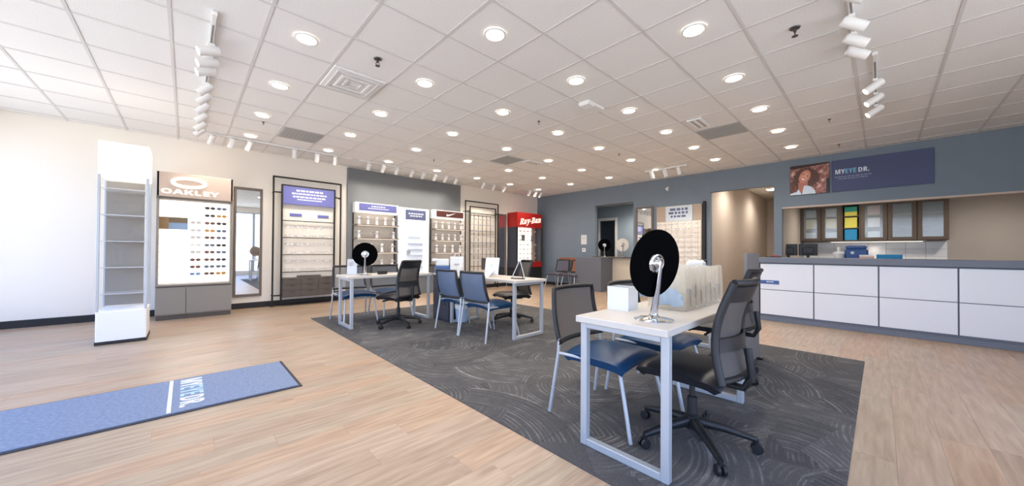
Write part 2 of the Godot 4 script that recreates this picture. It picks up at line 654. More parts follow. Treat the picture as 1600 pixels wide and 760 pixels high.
func make_ceiling():
	var root := Node3D.new()
	root.name = "ceiling"
	root.set_meta("kind", "structure")
	add_child(root)
	var slab_st := mb()
	rb(slab_st, -2.5, UR + 0.15, -3.2, VL + 0.2, CEIL + 0.03, CEIL + 0.2)
	part("deck", slab_st, M.white_paint, root)
	var tm := mb()
	bx(tm, Vector3.ZERO, Vector3(TU - 0.018, 0.016, TV - 0.018), 0.004)
	var tile := tm.commit()
	var bars := mb()
	var rest := mb()
	var count := 0
	for i in range(-5, 15):
		var u1 := U0 + TU * i
		var lo: float = max(u1, -2.3)
		var hi: float = min(u1 + TU, UR)
		if u1 > -2.3 and u1 < UR:
			rb(bars, u1 - 0.012, u1 + 0.012, -3.0, VL, CEIL - 0.001, CEIL + 0.024)
		if hi - lo < 0.05: continue
		for j in range(-7, 13):
			var v1 := V0 + TV * j
			var lv: float = max(v1, -3.0)
			var hv: float = min(v1 + TV, VL)
			if hv - lv < 0.05: continue
			if i == -5 and false: continue
			var cu := (lo + hi) / 2
			var cv := (lv + hv) / 2
			var full: bool = hi - lo > TU - 0.001 and hv - lv > TV - 0.001
			var dep := cu * 0.69 + cv * 0.73
			var xp: float = 800 + 541 * (cu * 0.73 - cv * 0.69) / max(0.3, dep)
			var yp: float = 387 - 541 * 1.95 / max(0.3, dep)
			var seen: bool = dep > 1.5 and xp > -250 and xp < 1850 and yp > -200
			if full and seen and count < 300:
				count += 1
				var o := node("ceiling_tile", tile, M.ceiling_tile, root)
				o.position = P(cu, cv, CEIL + 0.012)
			else:
				rb(rest, lo + 0.009, hi - 0.009, lv + 0.009, hv - 0.009, CEIL + 0.004, CEIL + 0.02)
	for j in range(-7, 13):
		var v1 := V0 + TV * j
		if v1 > -3.0 and v1 < VL:
			rb(bars, -2.3, UR, v1 - 0.012, v1 + 0.012, CEIL - 0.0015, CEIL + 0.024)
	var g := part("grid_bars", bars, M.ceiling_grid, root)
	var r := part("more_ceiling_tiles", rest, M.ceiling_tile, root)
	r.set_meta("kind", "stuff")

func make_walls():
	var st := mb()
	rb(st, -2.5, UR + 0.12, VL, VL + 0.2, 0, CEIL + 0.2)
	struct("wall_left", st, M.cream_wall)
	st = mb()
	for a in [[-2.3, -0.35], [0.6, 2.71], [5.86, 7.74], [8.95, UR]]:
		rb(st, a[0], a[1], VL - 0.014, VL, 0.0, 0.11, 0.003)
	struct("baseboard_left", st, M.black_base)
	# blue-grey wall with the window to the fitting room, the hall and the pass-through
	st = mb()
	var w1 := UR
	var w2 := UR + 0.12
	rb(st, w1, w2, 6.07, VL, 0, CEIL + 0.2)
	rb(st, w1, w2, 4.80, 6.07, 0, 0.97)
	rb(st, w1, w2, 4.80, 6.07, 2.58, CEIL + 0.2)
	rb(st, w1, w2, 2.82, 4.80, 0, CEIL + 0.2)
	rb(st, w1, w2, 1.57, 2.82, 2.61, CEIL + 0.2)
	rb(st, w1, w2, 1.43, 1.57, 0, CEIL + 0.2)
	rb(st, w1, w2, -2.6, 1.43, 0, 1.0)
	rb(st, w1, w2, -2.6, 1.43, 2.12, CEIL + 0.2)
	rb(st, w1, w2, -3.2, -2.6, 0, CEIL + 0.2)
	struct("wall_right", st, M.blue_grey_wall)
	st = mb()
	rb(st, UR - 0.014, UR, 6.4, VL, 0, 0.1, 0.003)
	rb(st, UR - 0.014, UR, 2.82, 4.8, 0, 0.1, 0.003)
	struct("baseboard_right", st, M.black_base)
	st = mb()
	rb(st, UR - 0.01, UR + 0.13, -2.6, 1.43, 2.085, 2.12, 0.003)
	struct("trim_1", st, M.header_wood)
	# behind the viewer
	st = mb()
	rb(st, -2.5, UR + 0.12, -3.2, -3.0, 0, 0.12)
	rb(st, -2.5, UR + 0.12, -3.2, -3.0, 2.85, CEIL + 0.2)
	rb(st, -2.5, -2.1, -3.2, -3.0, 0.12, 2.85)
	rb(st, 4.5, UR + 0.12, -3.2, -3.0, 0.12, 2.85)
	struct("wall_front", st, M.cream_wall)
	# the street side: a low kerb and a head over shop windows
	st = mb()
	rb(st, -2.5, -2.3, -3.2, VL + 0.2, 0, 0.12)
	rb(st, -2.5, -2.3, -3.2, VL + 0.2, 2.85, CEIL + 0.2)
	rb(st, -2.5, -2.3, -3.2, -2.9, 0.12, 2.85)
	rb(st, -2.5, -2.3, 8.3, VL + 0.2, 0.12, 2.85)
	struct("wall_street", st, M.cream_wall)
	var n := 0
	for a in [[-2.9, -0.7], [-0.7, 1.5], [1.5, 3.7], [3.7, 6.0], [6.0, 8.3]]:
		n += 1
		var w := Node3D.new()
		w.name = "window_%d" % n
		w.set_meta("kind", "structure")
		add_child(w)
		var fr := mb()
		for e in [a[0], a[1] - 0.05]:
			rb(fr, -2.45, -2.36, e, e + 0.05, 0.12, 2.85, 0.004)
		for h in [0.12, 2.8]:
			rb(fr, -2.44, -2.37, a[0] + 0.05, a[1] - 0.05, h, h + 0.05, 0.004)
		part("window_frame", fr, M.silver, w)
		box_part("pane", w, M.glass, -2.408, -2.402, a[0] + 0.05, a[1] - 0.05, 0.17, 2.8, 0.0)
	for a in [[-2.1, 0.1], [0.1, 2.3], [2.3, 4.5]]:
		n += 1
		var w := Node3D.new()
		w.name = "window_%d" % n
		w.set_meta("kind", "structure")
		add_child(w)
		var fr := mb()
		for e in [a[0], a[1] - 0.05]:
			rb(fr, e, e + 0.05, -3.15, -3.06, 0.12, 2.85, 0.004)
		for h in [0.12, 2.8]:
			rb(fr, a[0] + 0.05, a[1] - 0.05, -3.14, -3.07, h, h + 0.05, 0.004)
		part("window_frame", fr, M.silver, w)
		box_part("pane", w, M.glass, a[0] + 0.05, a[1] - 0.05, -3.108, -3.102, 0.17, 2.8, 0.0)
	# painted grey section of the display wall
	st = mb()
	rb(st, 2.71, 5.86, VL - 0.06, VL, 0, 3.07, 0.004)
	struct("trim_2", st, M.grey_panel)
	# hall behind the tall opening
	st = mb()
	rb(st, UR + 0.12, 15.6, 2.82, 2.95, 0, 3.1)
	struct("wall_hall_left", st, M.hall_wall)
	st = mb()
	rb(st, UR + 0.12, 15.6, 1.43, 1.57, 0, 3.1)
	struct("wall_hall_right", st, M.hall_wall)
	st = mb()
	rb(st, 15.4, 15.6, 1.43, 2.95, 0, 3.1)
	struct("wall_hall_end", st, M.hall_wall)
	st = mb()
	rb(st, UR + 0.12, 15.6, 1.43, 2.95, 3.1, 3.25)
	struct("ceiling_hall", st, M.white_paint)
	# lab behind the pass-through
	st = mb()
	rb(st, 12.02, 12.2, -3.2, 1.43, 0, 2.9)
	struct("wall_lab_back", st, M.hall_wall)
	st = mb()
	rb(st, UR + 0.12, 12.2, -3.2, 1.43, 2.6, 2.8)
	struct("ceiling_lab", st, M.white_paint)
	st = mb()
	rb(st, UR + 0.12, 12.2, -3.3, -3.2, 0, 2.9)
	struct("wall_lab_side", st, M.hall_wall)
	# fitting room behind the window
	st = mb()
	rb(st, 11.2, 11.35, 2.95, 6.42, 0, 2.95)
	rb(st, 11.2, 11.35, 6.42, 7.2, 2.32, 2.95)
	rb(st, 11.2, 11.35, 7.2, 7.9, 0, 2.95)
	struct("wall_fitting_back", st, M.alcove_wall)
	st = mb()
	rb(st, UR + 0.12, 13.0, 7.8, 7.9, 0, 2.95)
	struct("wall_fitting_left", st, M.alcove_wall)
	st = mb()
	rb(st, UR + 0.12, 11.35, 2.95, 7.9, 2.8, 2.95)
	struct("ceiling_fitting", st, M.white_paint)
	st = mb()
	rb(st, 12.6, 12.75, 5.8, 7.9, 0, 2.95)
	rb(st, 11.35, 12.75, 5.8, 5.9, 0, 2.95)
	rb(st, 11.35, 12.75, 5.8, 7.9, 2.6, 2.95)
	struct("wall_fitting_far", st, M.blue_grey_wall)
	st = mb()
	rb(st, 11.16, 11.2, 7.12, 7.2, 0, 2.38, 0.003)
	rb(st, 11.16, 11.2, 6.42, 6.5, 0, 2.38, 0.003)
	rb(st, 11.16, 11.2, 6.5, 7.12, 2.28, 2.38, 0.003)
	struct("trim_3", st, M.white_paint)
	st = mb()
	rb(st, UR - 0.14, UR + 0.14, 4.78, 6.07, 0.97, 1.005, 0.004)
	struct("trim_4", st, M.taupe_dark)
	st = mb()
	rb(st, UR - 0.03, UR, 4.80, 5.86, 0.0, 0.97, 0.003)
	struct("trim_5", st, M.ledge_front)
	st = mb()
	rb(st, 8.6, UR, 5.44, 6.33, 0.0, 0.98, 0.004)
	struct("wall_low", st, M.low_wall)

# ---------- lights ----------
func spot(parent: Node, at: Vector3, dir: Vector3, energy: float, angle: float, size: float, c: Color):
	var l := SpotLight3D.new()
	l.name = "lamp"
	parent.add_child(l, true)
	l.position = at
	var up := Vector3.UP if abs(dir.normalized().y) < 0.95 else Vector3.RIGHT
	l.basis = Basis.looking_at(dir.normalized(), up)
	l.light_energy = energy
	l.spot_angle = angle
	l.spot_angle_attenuation = 0.8
	l.spot_range = 16.0
	l.spot_attenuation = 2.0
	l.light_size = size
	l.light_color = c
	l.shadow_enabled = true

const WARM := Color(1.0, 0.955, 0.9)
const ORD := ["first", "second", "third", "fourth", "fifth", "sixth", "seventh", "eighth", "ninth", "tenth"]
func make_downlights():
	var ring := mb()
	lathe(ring, [Vector2(0.078, -0.004), Vector2(0.084, -0.010), Vector2(0.1, -0.006), Vector2(0.102, 0.0)], 28)
	var rm := ring.commit()
	var disc := mb()
	lathe(disc, [Vector2(0.0, -0.003), Vector2(0.078, -0.004)], 28)
	var dm := disc.commit()
	for i in 7:
		for j in 6:
			var t := thing("recessed_downlight", "round recessed downlight, %s from the left in the %s row from the display wall" % [ORD[i], ORD[5 - j]], "downlight", downlight_at(i, j), 0, "recessed ceiling downlights")
			node("trim_ring", rm, M.white_paint, t)
			node("lens", dm, M.downlight_glow, t)
			spot(t, Vector3(0, -0.03, 0), Vector3.DOWN, LAMP_DOWN, 78, 0.07, WARM)

var heads := {}
func track_head(parent_label: String, group: String, at: Vector3, aim: Vector3, energy: float):
	heads[group] = heads.get(group, -1) + 1
	var t := thing("track_spotlight", parent_label + ", %s in line" % ORD[heads[group]], "spotlight", at, 0, group)
	var d := aim.normalized()
	var piv := Vector3(0, -0.07, 0)
	var st := mb()
	bx(st, Vector3(0, -0.012, 0), Vector3(0.06, 0.024, 0.04), 0.004)
	tube(st, [Vector3(0, -0.02, 0), piv], 0.009, 8)
	part("mount", st, M.white_paint, t)
	var x := d.cross(Vector3.UP).normalized()
	var b := Basis(x, -d, x.cross(-d).normalized())
	st = mb()
	lathe(st, [Vector2(0, 0.07), Vector2(0.034, 0.07), Vector2(0.041, 0.06), Vector2(0.041, -0.10), Vector2(0.036, -0.10), Vector2(0.034, -0.075)], 16, Transform3D(b, piv))
	part("can", st, M.white_paint, t)
	st = mb()
	lathe(st, [Vector2(0.034, -0.08), Vector2(0.0, -0.08)], 16, Transform3D(b, piv))
	part("lens", st, M.head_glow, t)
	if energy > 0.0:
		spot(t, piv + d * 0.115, d, energy, 34, 0.03, WARM)

func track(label: String, u1, u2, v1, v2):
	var t := thing("lighting_track", label, "track", P((u1 + u2) / 2.0, (v1 + v2) / 2.0, CEIL - 0.03))
	var s := Vector3(max(0.034, abs(u2 - u1)), 0.03, max(0.034, abs(v2 - v1)))
	lbox("rail", t, M.white_paint, Vector3(0, 0.015, 0), s, 0.003)
	var along: Vector3 = Vector3(1, 0, 0) if s.x > s.z else Vector3(0, 0, 1)
	var slot := s - Vector3(0.012, 0.026, 0.012) - along * 0.3
	if s.x > s.z: slot.z = 0.012
	else: slot.x = 0.012
	lbox("slot", t, M.vent_dark, Vector3(0, 0.0, 0), slot, 0.0)
	for e in [-1, 1]:
		lbox("end_cap", t, M.white_paint, Vector3(0, 0.0145, 0) + along * e * (max(s.x, s.z) / 2 + 0.01), Vector3(0.04, 0.034, 0.04), 0.004)

func make_tracks():
	var y := CEIL - 0.03
	track("white ceiling track nearest the street windows, running toward the display wall", 0.15, 0.15, 3.75, 7.55)
	for v in [4.27, 4.55, 4.79]:
		track_head("white spotlight in the trio on the left ceiling track", "trio on the left track", P(0.15, v, y), Vector3(-1.0, -0.42, 0.15), 0.0)
	for v in [5.3, 5.65, 6.05, 6.5, 6.95, 7.3]:
		track_head("white spotlight in the farther row of the left ceiling track", "farther row on the left track", P(0.15, v, y), Vector3(-0.75, -0.75, -0.25), 0.0)
	track("white ceiling track above the lit sunglasses cabinet", 0.24, 2.5, 7.66, 7.66)
	for u in [0.3, 0.56, 0.8]:
		track_head("white spotlight above the tall wall mirror and sunglasses cabinet", "spots above the sunglasses cabinet", P(u, 7.66, y), Vector3(-0.3, -0.8, -0.45), LAMP_HEAD)
	for u in [1.5, 1.88, 2.22]:
		track_head("white spotlight above the framed rack with drawers", "spots above the drawer rack", P(u, 7.66, y), Vector3(0.04, -0.85, -0.5), LAMP_HEAD)
	track("white ceiling track above the grey shelf wall", 2.72, 5.75, 7.66, 7.66)
	for u in [2.9, 3.22, 3.55, 3.92, 4.22, 4.55, 4.86, 5.18]:
		track_head("white spotlight in the row above the grey shelf wall", "spots above the grey shelf wall", P(u, 7.66, y), Vector3(0.02, -0.66, -0.75), LAMP_HEAD)
	track("white ceiling track above the framed rack beside the red display", 5.95, 7.1, 7.66, 7.66)
	for u in [6.1, 6.48, 6.88]:
		track_head("white spotlight above the framed rack beside the red display", "spots above the plain rack", P(u, 7.66, y), Vector3(-0.2, -0.8, -0.5), LAMP_HEAD)
	track("short white ceiling track in front of the red display", 7.75, 8.6, 7.6, 7.6)
	for u in [7.9, 8.18, 8.42]:
		track_head("white spotlight in front of the red display", "spots above the red display", P(u, 7.6, y), Vector3(-0.35, -0.85, -0.35), LAMP_HEAD * 0.6)
	track("short white ceiling track facing the board of frames on the blue-grey wall", 8.05, 8.05, 2.95, 3.85)
	for v in [3.72, 3.4, 3.1]:
		track_head("white spotlight facing the board of frames on the blue-grey wall", "spots facing the blue-grey wall", P(8.05, v, y), Vector3(0.4, -0.85, 0.1), LAMP_HEAD)
	track("white ceiling track near the viewer on the right, with four big spotlights", 3.1, 4.7, 0.15, 0.15)
	for u in [3.42, 3.88, 4.2, 4.46]:
		track_head("large white spotlight on the near right ceiling track", "near right track spots", P(u, 0.15, y), Vector3(0.35, -0.5, 0.8), 0.0)
	track("white ceiling track farther right above the reception counter", 4.85, 6.8, 0.03, 0.03)
	for u in [5.5, 5.98, 6.46]:
		track_head("white spotlight on the track above the reception counter", "spots above the reception counter", P(u, 0.03, y), Vector3(-0.25, -0.55, -0.75), 0.0)

func ceiling_bits():
	for a in [[1.3975, 4.21, "square white ceiling diffuser near the left sprinkler", 0]]:
		var t := thing("ceiling_diffuser", a[2], "vent", P(a[0], a[1], CEIL))
		lbox("plate", t, M.white_paint, Vector3(0, -0.008, 0), Vector3(0.56, 0.016, 0.58), 0.004)
		for k in 3:
			var s := 0.44 - k * 0.14
			var st := mb()
			for e in [-1, 1]:
				bx(st, Vector3(e * s / 2, -0.024, 0), Vector3(0.03, 0.014, s + 0.03), 0.003)
				bx(st, Vector3(0, -0.024, e * s / 2), Vector3(s - 0.03, 0.014, 0.03), 0.003)
			part("louvre", st, M.ceiling_grid if k % 2 == 0 else M.white_paint, t)
	for a in [[1.3975, 6.76, 0.56, 0.58, "grey perforated return grille above the drawer rack"], [4.98, 5.47, 0.5, 0.56, "grey perforated return grille in the middle of the ceiling"], [6.25, 1.74, 0.56, 0.58, "large grey perforated return grille near the reception counter"]]:
		var t := thing("return_grille", a[4], "vent", P(a[0], a[1], CEIL))
		lbox("plate", t, M.vent_grey, Vector3(0, -0.006, 0), Vector3(a[2], 0.012, a[3]), 0.003)
		for k in 9:
			lbox("slat", t, M.vent_slat, Vector3(-a[2] * 0.42 + k * a[2] * 0.105, -0.014, 0), Vector3(0.012, 0.006, a[3] * 0.9), 0.0)
	for a in [[5.58, 1.86, "white slot diffuser beside the large grey return grille"], [5.5, 5.2, "white slot diffuser beside the middle return grille"]]:
		var t := thing("slot_diffuser", a[2], "vent", P(a[0], a[1], CEIL))
		lbox("plate", t, M.sign_white, Vector3(0, -0.01, 0), Vector3(0.42, 0.02, 0.2), 0.004)
		for k in 2:
			lbox("slat", t, M.vent_grey, Vector3(0, -0.022, -0.04 + 0.08 * k), Vector3(0.38, 0.006, 0.03), 0.0)
	var e := thing("ceiling_sensor_box", "slim white box with a folded lip on the middle of the ceiling", "fixture", P(3.9, 2.62, CEIL))
	lbox("body", e, M.white_paint, Vector3(0, -0.02, 0), Vector3(0.36, 0.04, 0.16), 0.006)
	lbox("lip", e, M.sign_white, Vector3(-0.1, -0.045, 0), Vector3(0.14, 0.012, 0.14), 0.003)
	var spots := [[1.4, 3.5, "dark sprinkler beside the square ceiling diffuser"], [3.83, 3.5, "dark sprinkler in the centre of the ceiling"], [3.82, 0.5, "dark sprinkler with white tip, near the big right spotlights"], [6.8, 0.5, "dark sprinkler above the front of the reception counter"], [8.5, 0.5, "dark sprinkler over the portrait poster"], [0.84, 6.45, "dark sprinkler above the tall wall mirror"], [3.85, 6.55, "dark sprinkler above the grey shelf wall"], [6.25, 3.55, "dark sprinkler near the blue-grey wall"]]
	for s in spots:
		var t := thing("fire_sprinkler", s[2], "sprinkler", P(s[0], s[1], CEIL))
		t.scale = Vector3.ONE * (0.9 if s[0] in [1.4, 3.82] else 0.5)
		var st := mb()
		lathe(st, [Vector2(0.045, 0), Vector2(0.04, -0.008), Vector2(0.014, -0.012), Vector2(0.012, -0.04), Vector2(0, -0.04)], 14)
		part("escutcheon", st, M.sprinkler, t)
		st = mb()
		for k in [-1, 1]:
			tube(st, [Vector3(0.011 * k, -0.035, 0), Vector3(0.02 * k, -0.055, 0), Vector3(0.004 * k, -0.078, 0)], 0.004, 5)
		part("yoke", st, M.sprinkler, t)
		st = mb()
		lathe(st, [Vector2(0, -0.084), Vector2(0.026, -0.082), Vector2(0.026, -0.078), Vector2(0, -0.076)], 12)
		part("deflector", st, M.sprinkler, t)

# ---------- furniture ----------
func desk(label: String, at: Vector3, turn: float, length: float, depth: float) -> Node3D:
	var t := thing("desk", label, "desk", at, turn)
	var h := 0.765
	lbox("tabletop", t, M.laminate_white, Vector3(0, h - 0.019, 0), Vector3(length, 0.038, depth), 0.004)
	for e in [-1, 1]:
		var f := Node3D.new()
		f.name = "leg_frame"
		t.add_child(f, true)
		f.position.x = e * (length / 2 - 0.06)
		var z := depth / 2 - 0.03
		for k in [-1, 1]:
			lbox("leg", f, M.silver, Vector3(0, (h - 0.038) / 2, k * z), Vector3(0.042, h - 0.038, 0.042), 0.004)
		lbox("foot_bar", f, M.silver, Vector3(0, 0.021, 0), Vector3(0.042, 0.042, 2 * z - 0.042), 0.004)
		lbox("top_bar", f, M.silver, Vector3(0, h - 0.058, 0), Vector3(0.042, 0.03, 2 * z - 0.042), 0.003)
	return t

func guest_chair(mesh_mat: Material, seat_mat: Material, label: String, at: Vector3, turn: float) -> Node3D:
	var t := thing("guest_chair", label, "chair", at, turn)
	var st := mb()
	slab(st, 10, 10, func(a, b):
		var x: float = (a - 0.5) * (0.53 - 0.03 * (1 - b))
		var ex: float = pow(abs(a - 0.5) * 2, 5)
		var ez: float = pow(abs(b - 0.5) * 2, 6)
		return Vector3(x * (1.0 - 0.04 * ez), 0.475 - 0.022 * ex - 0.03 * ez + 0.006 * cos((a - 0.5) * 6), -0.24 + 0.49 * b), 0.058)
	part("seat", st, seat_mat, t)
	var back := func(a, b):
		var x: float = (a - 0.5) * (0.53 - 0.05 * b)
		return Vector3(x, 0.50 + 0.37 * b, -0.245 - 0.075 * b - 0.03 * sin(b * PI) * 0.6 - 0.055 * (1 - pow((a - 0.5) * 2, 2)))
	st = mb()
	slab(st, 10, 8, func(a, b): return back.call(0.04 + a * 0.92, 0.04 + b * 0.92), 0.006)
	part("backrest", st, mesh_mat, t)
	st = mb()
	var rim := []
	for k in 8: rim.append(back.call(0.0, k / 8.0))
	for k in 8: rim.append(back.call(k / 8.0, 1.0))
	for k in 8: rim.append(back.call(1.0, 1.0 - k / 8.0))
	for k in 8: rim.append(back.call(1.0 - k / 8.0, 0.0))
	tube(st, rim, 0.017, 8, true)
	part("back_frame", st, M.black_plastic, t)
	for s in [-1, 1]:
		st = mb()
		tube(st, [Vector3(s * 0.262, 0.53, -0.25), Vector3(s * 0.268, 0.44, -0.25), Vector3(s * 0.285, 0.003, -0.315)], 0.0125, 8)
		part("leg", st, M.silver, t)
		st = mb()
		tube(st, [Vector3(s * 0.2, 0.425, 0.10), Vector3(s * 0.215, 0.415, 0.19), Vector3(s * 0.26, 0.003, 0.29)], 0.0125, 8)
		part("leg", st, M.silver, t)
		st = mb()
		tube(st, [Vector3(s * 0.268, 0.43, -0.25), Vector3(s * 0.2, 0.42, 0.12)], 0.011, 8)
		part("side_rail", st, M.silver, t)
	st = mb()
	tube(st, [Vector3(-0.2, 0.42, 0.12), Vector3(0.2, 0.42, 0.12)], 0.01, 8)
	part("stretcher", st, M.silver, t)
	return t

func task_chair(label: String, at: Vector3, turn: float, spin := 0.3) -> Node3D:
	var t := thing("task_chair", label, "chair", at, turn)
	var base := Node3D.new()
	base.name = "star_base"
	t.add_child(base)
	base.rotation.y = spin
	for k in 5:
		var a := TAU * k / 5.0
		var d := Vector3(sin(a), 0, cos(a))
		var st := mb()
		tube(st, [d * 0.03 + Vector3(0, 0.125, 0), d * 0.17 + Vector3(0, 0.11, 0), d * 0.33 + Vector3(0, 0.075, 0)], [0.032, 0.025, 0.017], 8)
		tube(st, [d * 0.325 + Vector3(0, 0.085, 0), d * 0.325 + Vector3(0, 0.05, 0)], 0.014, 8)
		part("spoke", st, M.black_plastic, base)
		st = mb()
		var side := d.cross(Vector3.UP)
		for s in [-1, 1]:
			var bb := Basis(d, side, d.cross(side))
			lathe(st, [Vector2(0, -0.009), Vector2(0.026, -0.009), Vector2(0.029, -0.005), Vector2(0.029, 0.005), Vector2(0.026, 0.009), Vector2(0, 0.009)], 14, Transform3D(bb, d * 0.33 + Vector3(0, 0.029, 0) + side * 0.016 * s))
		part("caster", st, M.black_plastic, base)
	var st2 := mb()
	lathe(st2, [Vector2(0, 0.08), Vector2(0.04, 0.08), Vector2(0.042, 0.16), Vector2(0.03, 0.17), Vector2(0.027, 0.27), Vector2(0.016, 0.275), Vector2(0.016, 0.40)], 16)
	part("gas_lift", st2, M.black_plastic, t)
	st2 = mb()
	bx(st2, Vector3(0, 0.405, -0.03), Vector3(0.2, 0.05, 0.26), 0.012)
	tube(st2, [Vector3(0.08, 0.4, 0.05), Vector3(0.25, 0.39, 0.05)], [0.008, 0.012], 8)
	part("mechanism", st2, M.black_plastic, t)
	st2 = mb()
	slab(st2, 12, 10, func(a, b):
		var ex: float = pow(abs(a - 0.5) * 2, 5)
		var ez: float = pow(abs(b - 0.5) * 2, 6)
		return Vector3((a - 0.5) * (0.5 - 0.05 * ez), 0.49 - 0.03 * ex - 0.04 * ez, -0.235 + 0.48 * b), 0.055)
	part("seat", st2, M.black_vinyl, t)
	var back := func(a, b):
		var x: float = (a - 0.5) * (0.43 - 0.08 * b)
		return Vector3(x, 0.455 + 0.53 * b, -0.235 + 0.045 * sin(b * PI * 1.1) - 0.03 * b * b - 0.04 * (1 - pow((a - 0.5) * 2, 2)))
	st2 = mb()
	slab(st2, 10, 10, func(a, b): return back.call(0.05 + a * 0.9, 0.05 + b * 0.9), 0.004)
	part("backrest", st2, M.mesh_sheer, t)
	st2 = mb()
	for s in [0.0, 1.0]:
		var pts := []
		for k in 13: pts.append(back.call(s, k / 12.0))
		tube(st2, pts, 0.021, 8)
	var tp := []
	for k in 9: tp.append(back.call(k / 8.0, 1.0))
	tube(st2, tp, 0.019, 8)
	tp = []
	for k in 9: tp.append(back.call(k / 8.0, 0.03))
	tube(st2, tp, 0.017, 8)
	part("back_frame", st2, M.black_plastic, t)
	st2 = mb()
	slab(st2, 8, 3, func(a, b): return back.call(a, 0.30 + b * 0.14) + Vector3(0, 0, -0.022), 0.012)
	part("lumbar_bar", st2, M.black_plastic, t)
	st2 = mb()
	slab(st2, 8, 3, func(a, b): return back.call(a, 0.80 + b * 0.16) + Vector3(0, 0, -0.016), 0.008)
	part("top_band", st2, M.black_plastic, t)
	st2 = mb()
	tube(st2, [Vector3(0, 0.40, -0.12), Vector3(0, 0.40, -0.27), Vector3(0, 0.47, -0.31), Vector3(0, 0.62, -0.29)], 0.02, 8)
	part("back_support", st2, M.black_plastic, t)
	return t

# round tilting mirror; its black back faces local +z, its glass local -z
func disc_mirror(label: String, at: Vector3, turn: float, r := 0.19, lift := 0.31, tilt := 0.1, back: Material = null) -> Node3D:
	var t := thing("table_mirror", label, "mirror", at, turn)
	var st := mb()
	lathe(st, [Vector2(0.105, 0.0), Vector2(0.105, 0.004), Vector2(0.08, 0.010), Vector2(0.035, 0.016), Vector2(0.024, 0.028), Vector2(0.0, 0.03)], 32)
	part("base", st, M.chrome, t)
	st = mb()
	tube(st, [Vector3(0, 0.02, 0), Vector3(0, 0.10, 0.012), Vector3(0, lift * 0.6, 0.028), Vector3(0, lift, 0.045)], [0.021, 0.019, 0.014, 0.011], 14)
	part("stem", st, M.chrome, t)
	var b := Basis(Vector3.RIGHT, PI / 2 + tilt)
	var c := Vector3(0, lift + 0.005, 0.012)
	st = mb()
	lathe(st, [Vector2(0, 0.008), Vector2(r - 0.004, 0.008), Vector2(r, 0.004), Vector2(r, -0.004), Vector2(r - 0.004, -0.006)], 48, Transform3D(b, c))
	part("disc", st, back if back else M.disc_black, t)
	st = mb()
	lathe(st, [Vector2(r - 0.004, -0.006), Vector2(0, -0.0065)], 48, Transform3D(b, c))
	part("looking_glass", st, M.mirror, t)
	st = mb()
	lathe(st, [Vector2(0, 0.038), Vector2(0.018, 0.036), Vector2(0.032, 0.024), Vector2(0.036, 0.012), Vector2(0.046, 0.016), Vector2(0.054, 0.014), Vector2(0.057, 0.008)], 28, Transform3D(b, c))
	part("hub", st, M.chrome, t)
	return t

# spectacles: front at z = 0 facing +z, 14 cm wide, arms to -z
var specs_frame: ArrayMesh
var specs_lens: ArrayMesh
func make_specs():
	var st := mb()
	var ln := mb()
	for s in [-1, 1]:
		var ring := []
		for k in 12:
			var a := TAU * k / 12.0
			ring.append(Vector3(s * 0.036 + 0.029 * cos(a) * (1.0 + 0.08 * sin(a)), 0.021 * sin(a), -0.004 * abs(cos(a))))
		tube(st, ring, 0.0035, 5, true)
		tube(st, [Vector3(s * 0.065, 0.008, -0.003), Vector3(s * 0.071, 0.008, -0.02), Vector3(s * 0.069, 0.006, -0.10), Vector3(s * 0.066, -0.014, -0.125)], 0.003, 5)
		for k in 12:
			tri(ln, Vector3(s * 0.036, 0, -0.001), ring[k], ring[(k + 1) % 12], Vector3.BACK)
	tube(st, [Vector3(-0.009, 0.006, 0), Vector3(0, 0.010, 0.002), Vector3(0.009, 0.006, 0)], 0.003, 5)
	specs_frame = st.commit()
	specs_lens = ln.commit()

func specs(at: Vector3, turn: float, kind: String, label: String, group: String, dark := false, scale := 1.0):
	var t := thing("spectacles", label, "glasses", at, turn, group)
	var f := node("frame", specs_frame, M["specs_" + kind], t)
	f.scale = Vector3.ONE * scale
	var l := node("lens", specs_lens, M["specs_" + kind] if dark else M.acrylic, t)
	l.scale = Vector3.ONE * scale

func strokes(parent: Node, m: Material, rows: Array, xf: Transform3D, seed_: int):
	# lines of print too small to read: short bars of ink
	rng.seed = seed_
	for r in rows:
		var st := mb()
		var x: float = -r[0] / 2
		while x < r[0] / 2:
			var w: float = min(rng.randf_range(0.5, 1.6) * r[2] * 1.6, r[0] / 2 - x)
			if w < 0.004: break
			bx(st, Vector3(x + w / 2, r[1], 0.001), Vector3(w, r[2], 0.002), 0.0, xf)
			x += w + r[2] * 0.5
		part("print_line", st, m, parent)

func area(parent: Node, at: Vector3, dir: Vector3, size: Vector2, energy: float, c: Color):
	var l := AreaLight3D.new()
	l.name = "panel_lamp"
	parent.add_child(l, true)
	l.position = at
	l.basis = Basis.looking_at(dir, Vector3.UP if abs(dir.y) < 0.9 else Vector3.RIGHT)
	l.area_size = size
	l.light_energy = energy
	l.light_color = c
	l.area_range = 12.0
	l.shadow_enabled = true

